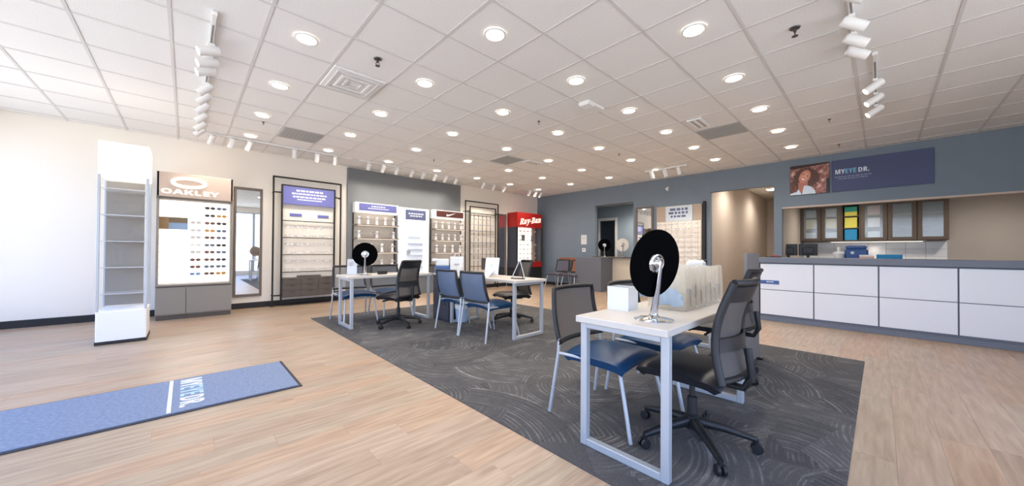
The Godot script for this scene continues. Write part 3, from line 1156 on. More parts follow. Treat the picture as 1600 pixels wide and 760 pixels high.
# ---------- display wall ----------
func sunglasses_cabinet():
	var t := thing("sunglasses_cabinet", "backlit sunglasses cabinet with glowing oval emblem on its header and grey doors below", "display cabinet", P(0.125, 7.87, 0))
	var o := Vector3(-0.125, 0, 7.87)
	var u1 := -0.35
	var u2 := 0.60
	t.position = Vector3.ZERO
	box_part("plinth", t, M.taupe_dark, u1 + 0.01, u2 - 0.01, 7.91, VL - 0.02, 0.0, 0.07)
	box_part("base_body", t, M.taupe_cabinet, u1, u2, 7.89, VL - 0.02, 0.07, 0.545)
	for d in [[u1 + 0.004, 0.008], [0.014, u2 - 0.004]]:
		var door: Node = box_part("door", t, M.taupe_cabinet, d[0], d[1], 7.872, 7.889, 0.09, 0.54)
		box_part("edge_pull", door, M.taupe_dark, d[0] + 0.01, d[1] - 0.01, 7.868, 7.872, 0.525, 0.538, 0.001)
	box_part("counter_ledge", t, M.taupe_cabinet, u1, u2, 7.86, VL - 0.02, 0.545, 0.575)
	for s in [[u1, u1 + 0.03], [u2 - 0.03, u2]]:
		box_part("side_panel", t, M.taupe_cabinet, s[0], s[1], 7.9, VL - 0.02, 0.575, 2.4)
	box_part("light_panel", t, M.panel_glow, u1 + 0.03, u2 - 0.03, 8.06, 8.08, 0.58, 1.96, 0.0)
	area(t, P(0.125, 8.05, 1.27), Vector3(0, 0, 1), Vector2(0.85, 1.35), 0.35, WARM)
	box_part("header", t, M.header_wood, u1, u2, 7.9, VL - 0.02, 2.0, 2.4, 0.006)
	box_part("header_rail", t, M.taupe_dark, u1, u2, 7.89, 8.06, 1.965, 1.998)
	var st := mb()
	var ring := []
	for k in 40:
		var a := TAU * k / 40
		ring.append(P(0.03 + 0.20 * cos(a), 7.893, 2.25 + 0.072 * sin(a)))
	tube(st, ring, 0.024, 8, true)
	part("oval_emblem", st, M.header_glow, t)
	lettering("emblem_lettering", "OAKLEY", 0.075, M.header_glow, t, P(0.05, 7.893, 2.09), Basis(), false, 1.9)
	printed("beach_print", t, M.beach, 0.35, 0.2, P(-0.155, 8.05, 1.58))
	# sunglasses on the backlit panel: ten rows
	var rows := [1.86, 1.73, 1.6, 1.47, 1.35, 1.22, 1.1, 0.97, 0.85, 0.73]
	var cols := [0.455, 0.30, 0.12, -0.07, -0.245]
	var kinds := [["slate", "dark", "slate"], ["amber", "dark", "pale"], ["dark", "brown", "pale"], ["slate", "amber", "pale"], ["slate", "brown", "pale"], ["dark", "slate", "faint"], ["slate", "brown", "pale"], ["dark", "brown", "brown"], ["slate", "slate", "brown"], ["amber", "brown", "sky"]]
	for r in rows.size():
		for c in cols.size():
			if c >= 3 and rows[r] > 1.4: continue
			var k: String = kinds[r][c] if c < 3 else ("pale" if c == 3 and r > 4 else "faint")
			if c == 2 and r < 2: continue
			var fresh := {"slate": "slate grey", "dark": "near-black", "amber": "amber", "brown": "brown", "pale": "pale", "faint": "pale cream", "sky": "sky-blue"}
			specs(P(cols[c], 7.97, rows[r]), 0.0, k, "%s sunglasses on the backlit panel, %s row from the top, %s from right" % [fresh[k], ORD[r], ORD[c]], "sunglasses on the backlit panel", c < 3)

func wall_mirror(label: String, u1, u2, h1, h2):
	var t := thing("wall_mirror", label, "mirror", P((u1 + u2) / 2.0, VL, h1))
	var w: float = u2 - u1
	var h: float = h2 - h1
	for s in [-1, 1]:
		lbox("frame_stile", t, M.frame_brown, Vector3(s * (w / 2 - 0.02), h / 2, 0.02), Vector3(0.04, h, 0.04), 0.004)
		lbox("frame_rail", t, M.frame_brown, Vector3(0, h / 2 + s * (h / 2 - 0.025), 0.02), Vector3(w - 0.08, 0.05, 0.04), 0.004)
	lbox("looking_glass", t, M.mirror, Vector3(0, h / 2, 0.014), Vector3(w - 0.08, h - 0.1, 0.008), 0.0)

func framed_rack(label: String, u1: float, has_sign: bool, tint: String, group: String, spec_label: String):
	var t := thing("frame_rack", label, "display rack", P(u1 + 0.65, VL, 0))
	var w := 1.30
	var st := mb()
	for s in [-1, 1]:
		bx(st, Vector3(s * (w / 2 - 0.015), 1.325, 0.12), Vector3(0.03, 2.65, 0.03), 0.003)
		bx(st, Vector3(s * (w / 2 - 0.015), 0.012, 0.12), Vector3(0.06, 0.024, 0.06), 0.003)
	bx(st, Vector3(0, 2.635, 0.12), Vector3(w - 0.06, 0.03, 0.03), 0.003)
	part("outer_frame", st, M.black_metal, t)
	st = mb()
	for s in [-1, 1]:
		bx(st, Vector3(s * 0.495, 1.28, 0.16), Vector3(0.03, 2.42, 0.03), 0.003)
	for y in [0.085, 2.475]:
		bx(st, Vector3(0, y, 0.16), Vector3(0.96, 0.03, 0.03), 0.003)
	part("inner_frame", st, M.black_metal, t)
	for s in [-1, 1]:
		for y in [0.22, 2.32]:
			st = mb()
			tube(st, [Vector3(s * 0.645, y, 0.12), Vector3(s * 0.49, y, 0.16)], 0.014, 8)
			tube(st, [Vector3(s * 0.635, y, 0.12), Vector3(s * 0.635, y, 0.0)], 0.012, 8)
			part("bracket", st, M.black_metal, t)
	lbox("back_panel", t, M.backing_cream, Vector3(0, 1.3, 0.10), Vector3(0.96, 2.2, 0.012), 0.0)
	var rows := [1.75, 1.40, 1.05, 0.69]
	for y in rows:
		lbox("shelf_rail", t, M.black_metal, Vector3(0, y, 0.165), Vector3(0.96, 0.016, 0.03), 0.002)
	if has_sign:
		var s := lbox("sign_board", t, M.sign_purple, Vector3(0, 2.275, 0.175), Vector3(0.96, 0.37, 0.02), 0.003)
		strokes(s, M.banner_ink, [[0.50, 2.385, 0.035], [0.66, 2.32, 0.03], [0.62, 2.255, 0.03], [0.46, 2.20, 0.022]], Transform3D(Basis(), Vector3(0, 0, 0.186)), 5)
		for x in [-0.24, 0.28]:
			lbox("shelf_label", t, M.sign_purple, Vector3(x, 1.88, 0.115), Vector3(0.22, 0.06, 0.008), 0.001)
		lbox("drawer_body", t, M.taupe_dark, Vector3(0, 0.385, 0.18), Vector3(0.98, 0.39, 0.2), 0.004)
		lbox("drawer_top", t, M.taupe_dark, Vector3(0, 0.598, 0.18), Vector3(0.42, 0.036, 0.18), 0.004)
		for c in [-1, 0, 1]:
			for r in 3:
				var d := lbox("drawer", t, M.taupe_dark, Vector3(c * 0.326, 0.26 + r * 0.125, 0.284), Vector3(0.318, 0.117, 0.012), 0.003)
				lbox("handle", d, M.black_metal, Vector3(c * 0.326, 0.30 + r * 0.125, 0.295), Vector3(0.1, 0.01, 0.012), 0.002)
	else:
		lbox("header_rail", t, M.black_metal, Vector3(0, 2.28, 0.165), Vector3(0.96, 0.02, 0.03), 0.002)
		for k in 5:
			lbox("divider", t, M.shelf_brown, Vector3(-0.32 + 0.16 * k, 1.4, 0.13), Vector3(0.008, 1.7, 0.02), 0.001)
	var top := 1.62 if has_sign else 2.1
	var y2 := top
	while y2 > 0.72:
		for c in 5:
			specs(P(u1 + 0.65 - 0.36 + 0.18 * c, VL - 0.22, y2), 0.0, tint, "%s, %s row from the top, %s column" % [spec_label, ORD[int(round((top - y2) / 0.175))], ORD[c]], group)
		y2 -= 0.175

func peg_stand(t: Node, at: Vector3, h: float):
	var st := mb()
	bx(st, at + Vector3(0, 0.006, 0), Vector3(0.08, 0.012, 0.07), 0.002)
	bx(st, at + Vector3(0, h / 2, 0), Vector3(0.05, h, 0.03), 0.003)
	part("frame_stand", st, M.sign_white, t)

func shelf_bay(label: String, u1: float, u2: float, sign_mat: Material, where: String, swoosh: bool, seed_: int):
	var t := thing("shelf_bay", label, "shelves", P((u1 + u2) / 2.0, VL - 0.06, 0))
	var w := u2 - u1
	lbox("sign_box", t, M.sign_white, Vector3(0, 2.15, 0.09), Vector3(w, 0.24, 0.18), 0.005)
	var s := lbox("sign_panel", t, sign_mat, Vector3(0.02, 2.165, 0.185), Vector3(w - 0.14, 0.16, 0.01), 0.002)
	if swoosh:
		var st := mb()
		var pts := PackedVector2Array([Vector2(-0.13, 0.01), Vector2(-0.155, -0.02), Vector2(-0.15, -0.05), Vector2(-0.115, -0.06), Vector2(-0.06, -0.045), Vector2(0.17, 0.05), Vector2(-0.06, -0.005), Vector2(-0.105, -0.015), Vector2(-0.128, -0.005)])
		prism(st, pts, 0.004, Transform3D(Basis(), Vector3(0.04, 2.165, 0.19)))
		part("tick_emblem", st, M.sign_white, s)
	else:
		strokes(s, M.banner_ink, [[0.34, 2.19, 0.028], [0.5, 2.14, 0.022]], Transform3D(Basis(), Vector3(0.02, 0, 0.191)), seed_)
	for sd in [-1, 1]:
		lbox("upright", t, M.black_metal, Vector3(sd * (w / 2 - 0.015), 1.4, 0.012), Vector3(0.025, 1.35, 0.022), 0.002)
	rng.seed = seed_
	var hs := [1.755, 1.44, 1.11, 0.80]
	for i in 4:
		var sh := lbox("shelf", t, M.shelf_brown, Vector3(0, hs[i] - 0.011, 0.13), Vector3(w, 0.022, 0.26), 0.003)
	lbox("bay_back", t, M.bay_taupe, Vector3(0, 1.42, 0.004), Vector3(w - 0.06, 1.25, 0.006), 0.0)
	for y in [2.03, 1.733, 1.418, 1.088]:
		lbox("light_strip", t, M.header_glow, Vector3(0, y - 0.004, 0.16 if y > 2.0 else 0.245), Vector3(w - 0.08, 0.008, 0.014), 0.0)
		area(t, Vector3(0, y - 0.012, 0.16 if y > 2.0 else 0.245), Vector3(0, -0.8, -0.6).normalized(), Vector2(w - 0.1, 0.014), LAMP_STRIP, WARM)
	# stands and spectacles on the shelves
	for i in 4:
		var n: int = [5, 5, 4, 4][i]
		for k in n:
			var x := -w / 2 + w * (k + 0.5) / n
			if (not swoosh and i == 1 and k in [1, 3]) or (i == 3 and k == 0): continue
			var h: float = [0.19, 0.17, 0.20, 0.12][i]
			var u := (u1 + u2) / 2.0 + x
			var st := thing("spectacle_stand", "white spectacle stand on the %s, %s shelf, %s from left" % [where, ["top", "second", "third", "lowest"][i], ORD[k]], "stand", P(u, VL - 0.06 - 0.14, hs[i]), 0, "spectacle stands on the " + where)
			peg_stand(st, Vector3.ZERO, h)
			specs(P(u, VL - 0.06 - 0.175, hs[i] + h * 0.72), 0.0, "dark" if k % 2 == 0 else "brown", "dark spectacles on stand, %s, %s shelf, %s from left" % [where, ["top", "second", "third", "lowest"][i], ORD[k]], "spectacles on the " + where)

func display_wall():
	sunglasses_cabinet()
	wall_mirror("tall framed wall mirror beside the backlit sunglasses cabinet", 0.66, 1.11, 0.23, 2.36)
	framed_rack("black tube frame rack with a purple sign on top and dark drawers below", 1.26, true, "pale", "pale spectacles on the drawer rack", "pale spectacles on the drawer rack")
	shelf_bay("grey-wall shelf bay with a purple sign, behind the round desk mirror", 2.82, 3.86, M.sign_purple, "purple-sign shelves", false, 31)
	# white lit panel
	var t := thing("lit_frame_panel", "tall glowing white panel with a navy sign between the two shelf bays", "display panel", P(4.355, VL - 0.06, 0))
	lbox("panel_body", t, M.sign_white, Vector3(0, 1.38, 0.03), Vector3(0.88, 1.76, 0.06), 0.004)
	lbox("light_panel", t, M.panel_glow, Vector3(0, 1.38, 0.065), Vector3(0.84, 1.72, 0.01), 0.0)
	area(t, Vector3(0, 1.3, 0.075), Vector3(0, 0, 1), Vector2(0.8, 1.5), 0.3, WARM)
	var s := lbox("sign_panel", t, M.sign_navy, Vector3(0.03, 2.08, 0.095), Vector3(0.58, 0.26, 0.012), 0.002)
	strokes(s, M.banner_ink, [[0.42, 2.11, 0.035], [0.34, 2.05, 0.03]], Transform3D(Basis(), Vector3(0.03, 0, 0.102)), 8)
	for r in 6:
		for c in 4:
			specs(P(4.07 + 0.19 * c, VL - 0.21, 1.80 - 0.17 * r), 0.0, "faint", "pale spectacles on the lit white panel, %s row from the top, %s column" % [ORD[r], ORD[c]], "spectacles on the lit white panel")
	shelf_bay("shelf bay under a maroon sign with a white tick, right end of the grey wall", 4.86, 5.88, M.sign_maroon, "maroon-sign shelves", true, 44)
	framed_rack("black tube frame rack without a sign, between maroon sign and red display", 5.98, false, "pale", "pale spectacles on the plain rack", "pale spectacles on the rack beside the red display")
	wall_mirror("narrow framed mirror between the plain rack and the red display", 7.34, 7.70, 0.23, 2.36)
	red_display()

func red_display():
	var t := thing("red_display_cabinet", "tall display cabinet with red lettered header and red base in the room corner", "display cabinet", Vector3.ZERO)
	var u1 := 7.76
	var u2 := 8.95
	box_part("plinth", t, M.black_base, u1, u2, 8.02, VL - 0.02, 0.0, 0.62)
	box_part("dark_base", t, M.pedestal_dark, u1, 8.34, 8.0, VL - 0.02, 0.62, 0.80)
	box_part("red_base", t, M.sign_red, 8.34, u2, 8.0, VL - 0.02, 0.62, 0.80)
	for s in [[u1, u1 + 0.035], [u2 - 0.035, u2]]:
		box_part("post", t, M.black_metal, s[0], s[1], 8.0, 8.05, 0.80, 1.94)
		box_part("side_panel", t, M.pedestal_dark, s[0] + 0.004, s[1] - 0.004, 8.05, VL - 0.02, 0.80, 1.94)
	box_part("light_panel", t, M.panel_glow, u1 + 0.036, u2 - 0.2, 8.3, 8.32, 0.80, 1.94, 0.0)
	area(t, P((u1 + u2) / 2 - 0.08, 8.29, 1.37), Vector3(0, 0, 1), Vector2(0.9, 1.1), 0.3, WARM)
	box_part("tray_panel", t, M.display_board, u2 - 0.2, u2 - 0.036, 8.28, 8.34, 0.80, 1.94)
	var hd: Node = box_part("header", t, M.sign_red, u1, u2, 8.0, VL - 0.02, 1.94, 2.42, 0.005)
	var sh := Basis(Vector3(1, 0.12, 0), Vector3(0.28, 1, 0), Vector3(0, 0, 1))
	lettering("header_lettering", "Ray-Ban", 0.2, M.sign_glow, hd, P(8.39, 7.996, 2.17), sh, true, 0.9)
	for k in 5:
		box_part("wire_divider", t, M.black_metal, u1 + 0.2 + 0.18 * k, u1 + 0.208 + 0.18 * k, 8.24, 8.25, 0.80, 1.94, 0.001)
	for p in [[8.16, 1.5], [8.62, 1.48]]:
		box_part("picture_card", t, M.vent_dark, p[0], p[0] + 0.15, 8.2, 8.21, p[1], p[1] + 0.2, 0.001)
	for r in 7:
		for c in 6:
			var u := u1 + 0.11 + 0.18 * c
			var h := 1.82 - 0.15 * r
			if h > 1.45 and h < 1.75 and c in [2, 3, 5]: continue
			specs(P(u, 8.16, h), 0.0, "dark" if (r + c) % 3 == 0 else "pale", "%s spectacles in the red display, %s row from the top, %s column" % ["dark" if (r + c) % 3 == 0 else "pale", ORD[r], ORD[c]], "spectacles in the red display")

# ---------- blue-grey wall ----------
func right_wall_things():
	var q := -PI / 2
	# picture poster and lettered banner
	var t := thing("portrait_poster", "poster of a laughing curly-haired person in a white shirt, above the pass-through", "poster", P(UR, 0.985, 2.655), q)
	lbox("board", t, M.black_base, Vector3(0, 0, 0.012), Vector3(0.61, 0.61, 0.024), 0.002)
	printed("print", t, M.portrait, 0.605, 0.605, Vector3(0, 0, 0.032))
	t = thing("lettered_banner", "navy banner with white and cyan lettering beside the portrait poster", "banner", P(UR - 0.003, 0.005, 2.655), q)
	lbox("board", t, M.banner_navy, Vector3(0, 0, 0.012), Vector3(1.28, 0.61, 0.024), 0.002)
	var x := -0.6
	for a in [["MY", M.banner_ink, 0.13], ["EYE", M.banner_cyan, 0.172], ["DR.", M.banner_ink, 0.175]]:
		lettering("lettering", a[0], 0.085, a[1], t, Vector3(x + a[2] / 2 + 0.01, 0.075, 0.026), Basis(), false, 0.82)
		x += a[2]
	strokes(t, M.banner_dim, [[0.5, -0.025, 0.022], [0.4, -0.065, 0.022]], Transform3D(Basis(), Vector3(-0.35, 0, 0.025)), 3)
	# notice, thermostat, camera
	t = thing("paper_notice", "white paper notice taped to the blue-grey wall above a wall control", "notice", P(UR, 6.48, 1.53), q)
	lbox("sheet", t, M.paper, Vector3(0, 0, 0.003), Vector3(0.21, 0.30, 0.004), 0.0)
	strokes(t, M.vent_grey, [[0.15, 0.08, 0.012], [0.15, 0.05, 0.008], [0.13, 0.02, 0.008]], Transform3D(Basis(), Vector3(0, 0, 0.005)), 2)
	t = thing("wall_control", "small white wall control with a dark window under the paper notice", "thermostat", P(UR, 6.47, 1.2), q)
	lbox("case", t, M.sign_white, Vector3(0, 0, 0.012), Vector3(0.13, 0.12, 0.024), 0.01)
	lbox("window", t, M.vent_dark, Vector3(0, 0.012, 0.026), Vector3(0.06, 0.04, 0.004), 0.001)
	t = thing("security_camera", "tiny white camera high on the blue-grey wall below the spotlights", "camera", P(UR, 3.83, 2.82), q)
	lbox("bracket", t, M.white_paint, Vector3(0, 0.02, 0.02), Vector3(0.05, 0.06, 0.04), 0.006)
	var st := mb()
	lathe(st, [Vector2(0, -0.05), Vector2(0.028, -0.045), Vector2(0.034, 0.04), Vector2(0, 0.045)], 12, Transform3D(Basis(Vector3.RIGHT, PI / 2 - 0.4), Vector3(0, -0.02, 0.06)))
	part("housing", st, M.white_paint, t)
	# narrow mirror
	t = thing("wall_mirror", "narrow tall framed mirror on the blue-grey wall right of the fitting window", "mirror", P(UR, 4.47, 0.5), q)
	for s in [-1, 1]:
		lbox("frame_stile", t, M.frame_brown, Vector3(s * 0.225, 0.95, 0.02), Vector3(0.05, 1.9, 0.04), 0.004)
		lbox("frame_rail", t, M.frame_brown, Vector3(0, 0.95 + s * 0.925, 0.02), Vector3(0.4, 0.05, 0.04), 0.004)
	lbox("looking_glass", t, M.mirror, Vector3(0, 0.95, 0.015), Vector3(0.4, 1.8, 0.008), 0.0)
	# board of frames
	t = thing("frame_board", "tan board of spectacles with a pale printed sign on the blue-grey wall", "display board", P(UR, 3.55, 0), q)
	lbox("board", t, M.display_board, Vector3(0, 1.25, 0.03), Vector3(1.12, 2.2, 0.06), 0.004)
	lbox("grid_panel", t, M.backing_cream, Vector3(0, 1.22, 0.066), Vector3(1.08, 1.44, 0.012), 0.0)
	lbox("side_post", t, M.black_metal, Vector3(0.62, 1.25, 0.05), Vector3(0.05, 2.3, 0.1), 0.004)
	var sg := lbox("sign_board", t, M.box_pale, Vector3(0.02, 2.14, 0.072), Vector3(0.66, 0.40, 0.02), 0.003)
	strokes(sg, M.sign_navy, [[0.44, 2.25, 0.06], [0.5, 2.16, 0.06], [0.4, 2.07, 0.05]], Transform3D(Basis(), Vector3(0.02, 0, 0.083)), 12)
	for k in 7:
		lbox("grid_wire", t, M.display_board, Vector3(-0.48 + 0.16 * k, 1.22, 0.074), Vector3(0.006, 1.44, 0.006), 0.0)
	for k in 12:
		lbox("grid_wire", t, M.display_board, Vector3(0, 0.56 + 0.12 * k, 0.0745), Vector3(1.08, 0.006, 0.006), 0.0)
	for r in 8:
		for c in 6:
			specs(P(UR - 0.21, 3.55 + 0.4 - 0.16 * c, 1.85 - 0.12 * r), q, "pale", "pale spectacles on the tan board, %s row from the top, %s column" % [ORD[r], ORD[c]], "spectacles on the tan board")
	# fitting window: two mirrors on the ledge
	disc_mirror("black-backed round mirror on the ledge of the fitting window", P(UR - 0.02, 5.72, 1.005), PI * 0.93, 0.19, 0.34, 0.05).rotation.y = -PI / 2 + 0.6
	disc_mirror("round mirror with pale face on the ledge of the fitting window", P(UR - 0.02, 5.13, 1.005), -PI / 2 + 0.9, 0.19, 0.34, 0.05, M.backing_cream)
	# lights beyond the openings
	for a in [[10.3, 2.2, 3.1, "white ceiling lamp in the hall beyond the tall opening", 2.0], [13.0, 2.2, 3.1, "second white ceiling lamp farther down the hall", 1.6], [10.3, 5.6, 2.8, "white ceiling lamp in the fitting room", 2.2], [10.7, 0.4, 2.6, "white ceiling lamp in the lab behind the pass-through", 1.3], [10.7, -1.5, 2.6, "white ceiling lamp at the far right of the lab", 1.0]]:
		var l := thing("ceiling_lamp", a[3], "lamp", P(a[0], a[1], a[2]))
		lbox("frame", l, M.white_paint, Vector3(0, -0.01, 0), Vector3(0.4, 0.02, 0.4), 0.003)
		lbox("diffuser", l, M.downlight_glow, Vector3(0, -0.022, 0), Vector3(0.34, 0.006, 0.34), 0.001)
		spot(l, Vector3(0, -0.05, 0), Vector3.DOWN, LAMP_BACK * a[4], 80, 0.15, WARM)

func reception():
	var t := thing("reception_counter", "grey reception counter with white front panels in front of the pass-through", "counter", P(7.17, -0.5, 0), -PI / 2)
	# local x runs toward the right of the photo
	var L := 3.84
	lbox("body", t, M.counter_grey, Vector3(0, 0.53, -0.34), Vector3(L, 0.90, 0.62), 0.004)
	lbox("toe_kick", t, M.counter_grey, Vector3(0, 0.04, -0.32), Vector3(L, 0.08, 0.6), 0.003)
	lbox("worktop", t, M.counter_grey, Vector3(0, 1.025, -0.34), Vector3(L + 0.03, 0.09, 0.72), 0.005)
	lbox("end_panel", t, M.black_base, Vector3(-L / 2 - 0.006, 0.5, -0.34), Vector3(0.016, 0.96, 0.66), 0.002)
	for r in 2:
		for k in 6:
			var x1 := -L / 2 + 0.012 + 0.7 * k
			var x2: float = min(x1 + 0.685, L / 2 - 0.01)
			if x2 - x1 < 0.05: continue
			lbox("front_panel", t, M.counter_white, Vector3((x1 + x2) / 2, [0.318, 0.748][r], -0.018), Vector3(x2 - x1, [0.41, 0.43][r], 0.02), 0.003)
	var slip := lbox("shelf_label", t, M.case_blue, Vector3(-L / 2 + 0.14, 0.655, -0.002), Vector3(0.26, 0.06, 0.008), 0.002)
	strokes(slip, M.banner_ink, [[0.1, 0.66, 0.014]], Transform3D(Basis(), Vector3(-L / 2 + 0.15, 0, 0.003)), 4)
	# small things on the worktop end
	t = thing("card_tray", "small dark tray of red cards on the left end of the reception counter", "tray", P(7.5, 1.28, 1.07), -PI / 2)
	lbox("tray", t, M.black_plastic, Vector3(0, 0.008, 0), Vector3(0.22, 0.016, 0.12), 0.003)
	lbox("cards", t, M.sign_red, Vector3(0.02, 0.025, 0), Vector3(0.12, 0.016, 0.08), 0.002)
	# lab desk and what stands on it
	t = thing("lab_desk", "long worktop behind the pass-through, carrying screens and boxes", "desk", Vector3.ZERO)
	box_part("worktop", t, M.shelf_brown, UR + 0.14, 10.2, -2.5, 1.40, 0.9, 0.94)
	for v in [-2.4, -0.5, 1.3]:
		box_part("leg_panel", t, M.taupe_dark, UR + 0.2, 10.1, v, v + 0.04, 0.0, 0.9)
	for a in [[1.39, "black computer screen seen from behind, left of the pair at the pass-through"], [1.06, "black computer screen seen from behind, right of the pair at the pass-through"]]:
		t = thing("computer_screen", a[1], "monitor", P(9.72, a[0], 0.94), -PI / 2 + 0.12)
		lbox("foot", t, M.black_plastic, Vector3(0, 0.008, 0), Vector3(0.2, 0.016, 0.14), 0.004)
		lbox("neck", t, M.black_plastic, Vector3(0, 0.1, -0.02), Vector3(0.05, 0.18, 0.03), 0.004)
		lbox("housing", t, M.black_plastic, Vector3(0, 0.28, 0.0), Vector3(0.31, 0.25, 0.035), 0.01)
		lbox("rear_bulge", t, M.black_plastic, Vector3(0, 0.26, 0.025), Vector3(0.18, 0.14, 0.03), 0.01)
	t = thing("tooth_shaped_holder", "white footed holder with a knob at the pass-through, right of the screens", "holder", P(9.7, 0.58, 0.94))
	var st := mb()
	lathe(st, [Vector2(0.06, 0), Vector2(0.07, 0.1), Vector2(0.095, 0.2), Vector2(0.085, 0.23), Vector2(0.02, 0.24), Vector2(0, 0.24)], 18)
	part("bowl", st, M.sign_white, t)
	st = mb()
	lathe(st, [Vector2(0.018, 0.23), Vector2(0.02, 0.27), Vector2(0.03, 0.30), Vector2(0.02, 0.33), Vector2(0, 0.335)], 14)
	part("knob", st, M.sign_white, t)
	t = thing("lens_machine", "blue lens machine at the pass-through under the glass cabinets", "machine", P(9.85, 0.33, 0.94), -PI / 2)
	lbox("body", t, M.case_blue, Vector3(0, 0.15, 0), Vector3(0.34, 0.30, 0.26), 0.03)
	lbox("lid", t, M.case_blue, Vector3(0, 0.33, -0.02), Vector3(0.30, 0.07, 0.2), 0.02)
	lbox("dial", t, M.banner_ink, Vector3(-0.05, 0.22, 0.13), Vector3(0.05, 0.05, 0.012), 0.004)
	t = thing("tissue_box", "white and pink box beside the blue lens machine", "box", P(9.62, 0.18, 0.94), -PI / 2)
	lbox("carton", t, M.sign_white, Vector3(0, 0.09, 0), Vector3(0.2, 0.18, 0.12), 0.004)
	lbox("stripe", t, M.box_pink, Vector3(0, 0.13, 0.002), Vector3(0.203, 0.04, 0.121), 0.003)
	t = thing("parts_tray", "low blue tray at the right end of the pass-through", "tray", P(9.7, -0.12, 0.94), -PI / 2)
	lbox("bottom", t, M.box_blue, Vector3(0, 0.03, 0), Vector3(0.34, 0.06, 0.22), 0.006)
	lbox("rim", t, M.box_blue, Vector3(0, 0.12, -0.1), Vector3(0.34, 0.14, 0.02), 0.006)
	# wall cabinets
	var units := [[1.43, 1.02, "glass", "dark wall cabinet with a glass door, next to the beige wall"], [1.02, 0.65, "glass", "dark glass-door wall cabinet left of the open coloured boxes"], [0.65, 0.32, "open", "open dark wall cabinet holding teal, yellow and blue boxes"], [0.32, -0.12, "glass", "dark glass-door wall cabinet right of the open coloured boxes"], [-0.12, -0.56, "glass", "dark glass-door wall cabinet, second right of the coloured boxes"], [-0.56, -1.0, "glass", "dark glass-door wall cabinet, third right of the coloured boxes"]]
	for a in units:
		var w: float = a[0] - a[1]
		t = thing("glass_cabinet", a[3], "cabinet", P(12.0, (a[0] + a[1]) / 2, 1.45), -PI / 2)
		var dk: Material = M.wood_dark
		for s in [-1, 1]:
			lbox("side_panel", t, dk, Vector3(s * (w / 2 - 0.012), 0.45, 0.15), Vector3(0.022, 0.9, 0.3), 0.002)
		for y in [0.01, 0.89]:
			lbox("shelf", t, dk, Vector3(0, y, 0.15), Vector3(w - 0.05, 0.02, 0.3), 0.002)
		for y in [0.31, 0.6]:
			lbox("shelf", t, M.shelf_brown, Vector3(0, y, 0.14), Vector3(w - 0.05, 0.016, 0.26), 0.002)
		lbox("back_panel", t, M.black_base if a[2] == "open" else M.taupe_dark, Vector3(0, 0.45, 0.01), Vector3(w - 0.05, 0.86, 0.012), 0.0)
		if a[2] == "glass":
			var d := Node3D.new()
			d.name = "door"
			t.add_child(d)
			for s in [-1, 1]:
				lbox("stile", d, dk, Vector3(s * (w / 2 - 0.04), 0.45, 0.31), Vector3(0.07, 0.89, 0.02), 0.002)
				lbox("rail", d, dk, Vector3(0, 0.45 + s * 0.41, 0.31), Vector3(w - 0.15, 0.07, 0.02), 0.002)
			lbox("pane", d, M.cabinet_glass, Vector3(0, 0.45, 0.31), Vector3(w - 0.15, 0.75, 0.006), 0.0)
	var stock := [[1.22, 0.03, M.box_pale, 0.2, "pale box, bottom shelf of the cabinet next to the beige wall"], [1.22, 0.32, M.box_cream, 0.24, "cream box, middle shelf of the cabinet next to the beige wall"], [1.22, 0.61, M.box_pale, 0.18, "pale box, top shelf of the cabinet next to the beige wall"],
		[0.835, 0.03, M.box_pale, 0.2, "pale box, bottom shelf left of the coloured boxes"], [0.835, 0.32, M.box_cream, 0.24, "cream box, middle shelf left of the coloured boxes"], [0.835, 0.61, M.box_pale, 0.2, "pale box, top shelf left of the coloured boxes"],
		[0.485, 0.03, M.box_blue, 0.26, "bright blue box in the open wall cabinet"], [0.485, 0.32, M.box_yellow, 0.25, "bright yellow box in the open wall cabinet"], [0.485, 0.61, M.box_yellow, 0.1, "flat yellow box under the teal box, open wall cabinet"], [0.485, 0.711, M.box_teal, 0.12, "teal box on top in the open wall cabinet"],
		[0.1, 0.03, M.box_pale, 0.2, "pale box, bottom shelf right of the coloured boxes"], [0.1, 0.32, M.paper, 0.22, "white box, middle shelf right of the coloured boxes"], [0.1, 0.61, M.box_pink, 0.22, "pink box, top shelf right of the coloured boxes"]]
	for a in stock:
		var y0: float = 1.45 + (0.02 if a[1] < 0.1 else a[1] - 0.002)
		if a[1] > 0.6 and a[1] < 0.7: y0 = 1.45 + 0.608
		if a[1] > 0.7: y0 = 1.45 + 0.709
		if a[1] > 0.3 and a[1] < 0.4: y0 = 1.45 + 0.318
		var b := thing("storage_box", a[4], "box", P(12.0 - 0.16, a[0], y0), -PI / 2, "boxes in the wall cabinets")
		var bw := 0.2 if abs(a[0] - 0.485) > 0.01 else 0.22
		lbox("carton", b, a[2], Vector3(0, a[3] / 2, 0), Vector3(bw, a[3], 0.2), 0.004)
		lbox("lid_edge", b, a[2], Vector3(0, a[3] - 0.01, 0), Vector3(bw + 0.006, 0.02, 0.206), 0.002)
	# lower worktop and lit splashback
	t = thing("lab_counter", "back worktop under the glass cabinets in the lab", "counter", Vector3.ZERO)
	box_part("body", t, M.wood_dark, 11.4, 12.0, -2.6, 1.41, 0.0, 0.88)
	box_part("worktop", t, M.counter_grey, 11.37, 12.0, -2.6, 1.41, 0.88, 0.92)
	t = thing("cabinet_strip_lamp", "white strip lamp glowing under the glass wall cabinets", "lamp", P(11.85, 0.1, 1.43), -PI / 2)
	lbox("housing", t, M.white_paint, Vector3(0, 0.008, 0), Vector3(1.6, 0.02, 0.06), 0.002)
	lbox("tube", t, M.header_glow, Vector3(0, -0.008, 0.0), Vector3(1.5, 0.012, 0.04), 0.002)
	spot(t, Vector3(0, -0.03, 0), Vector3.DOWN, 0.08, 80, 0.1, WARM)
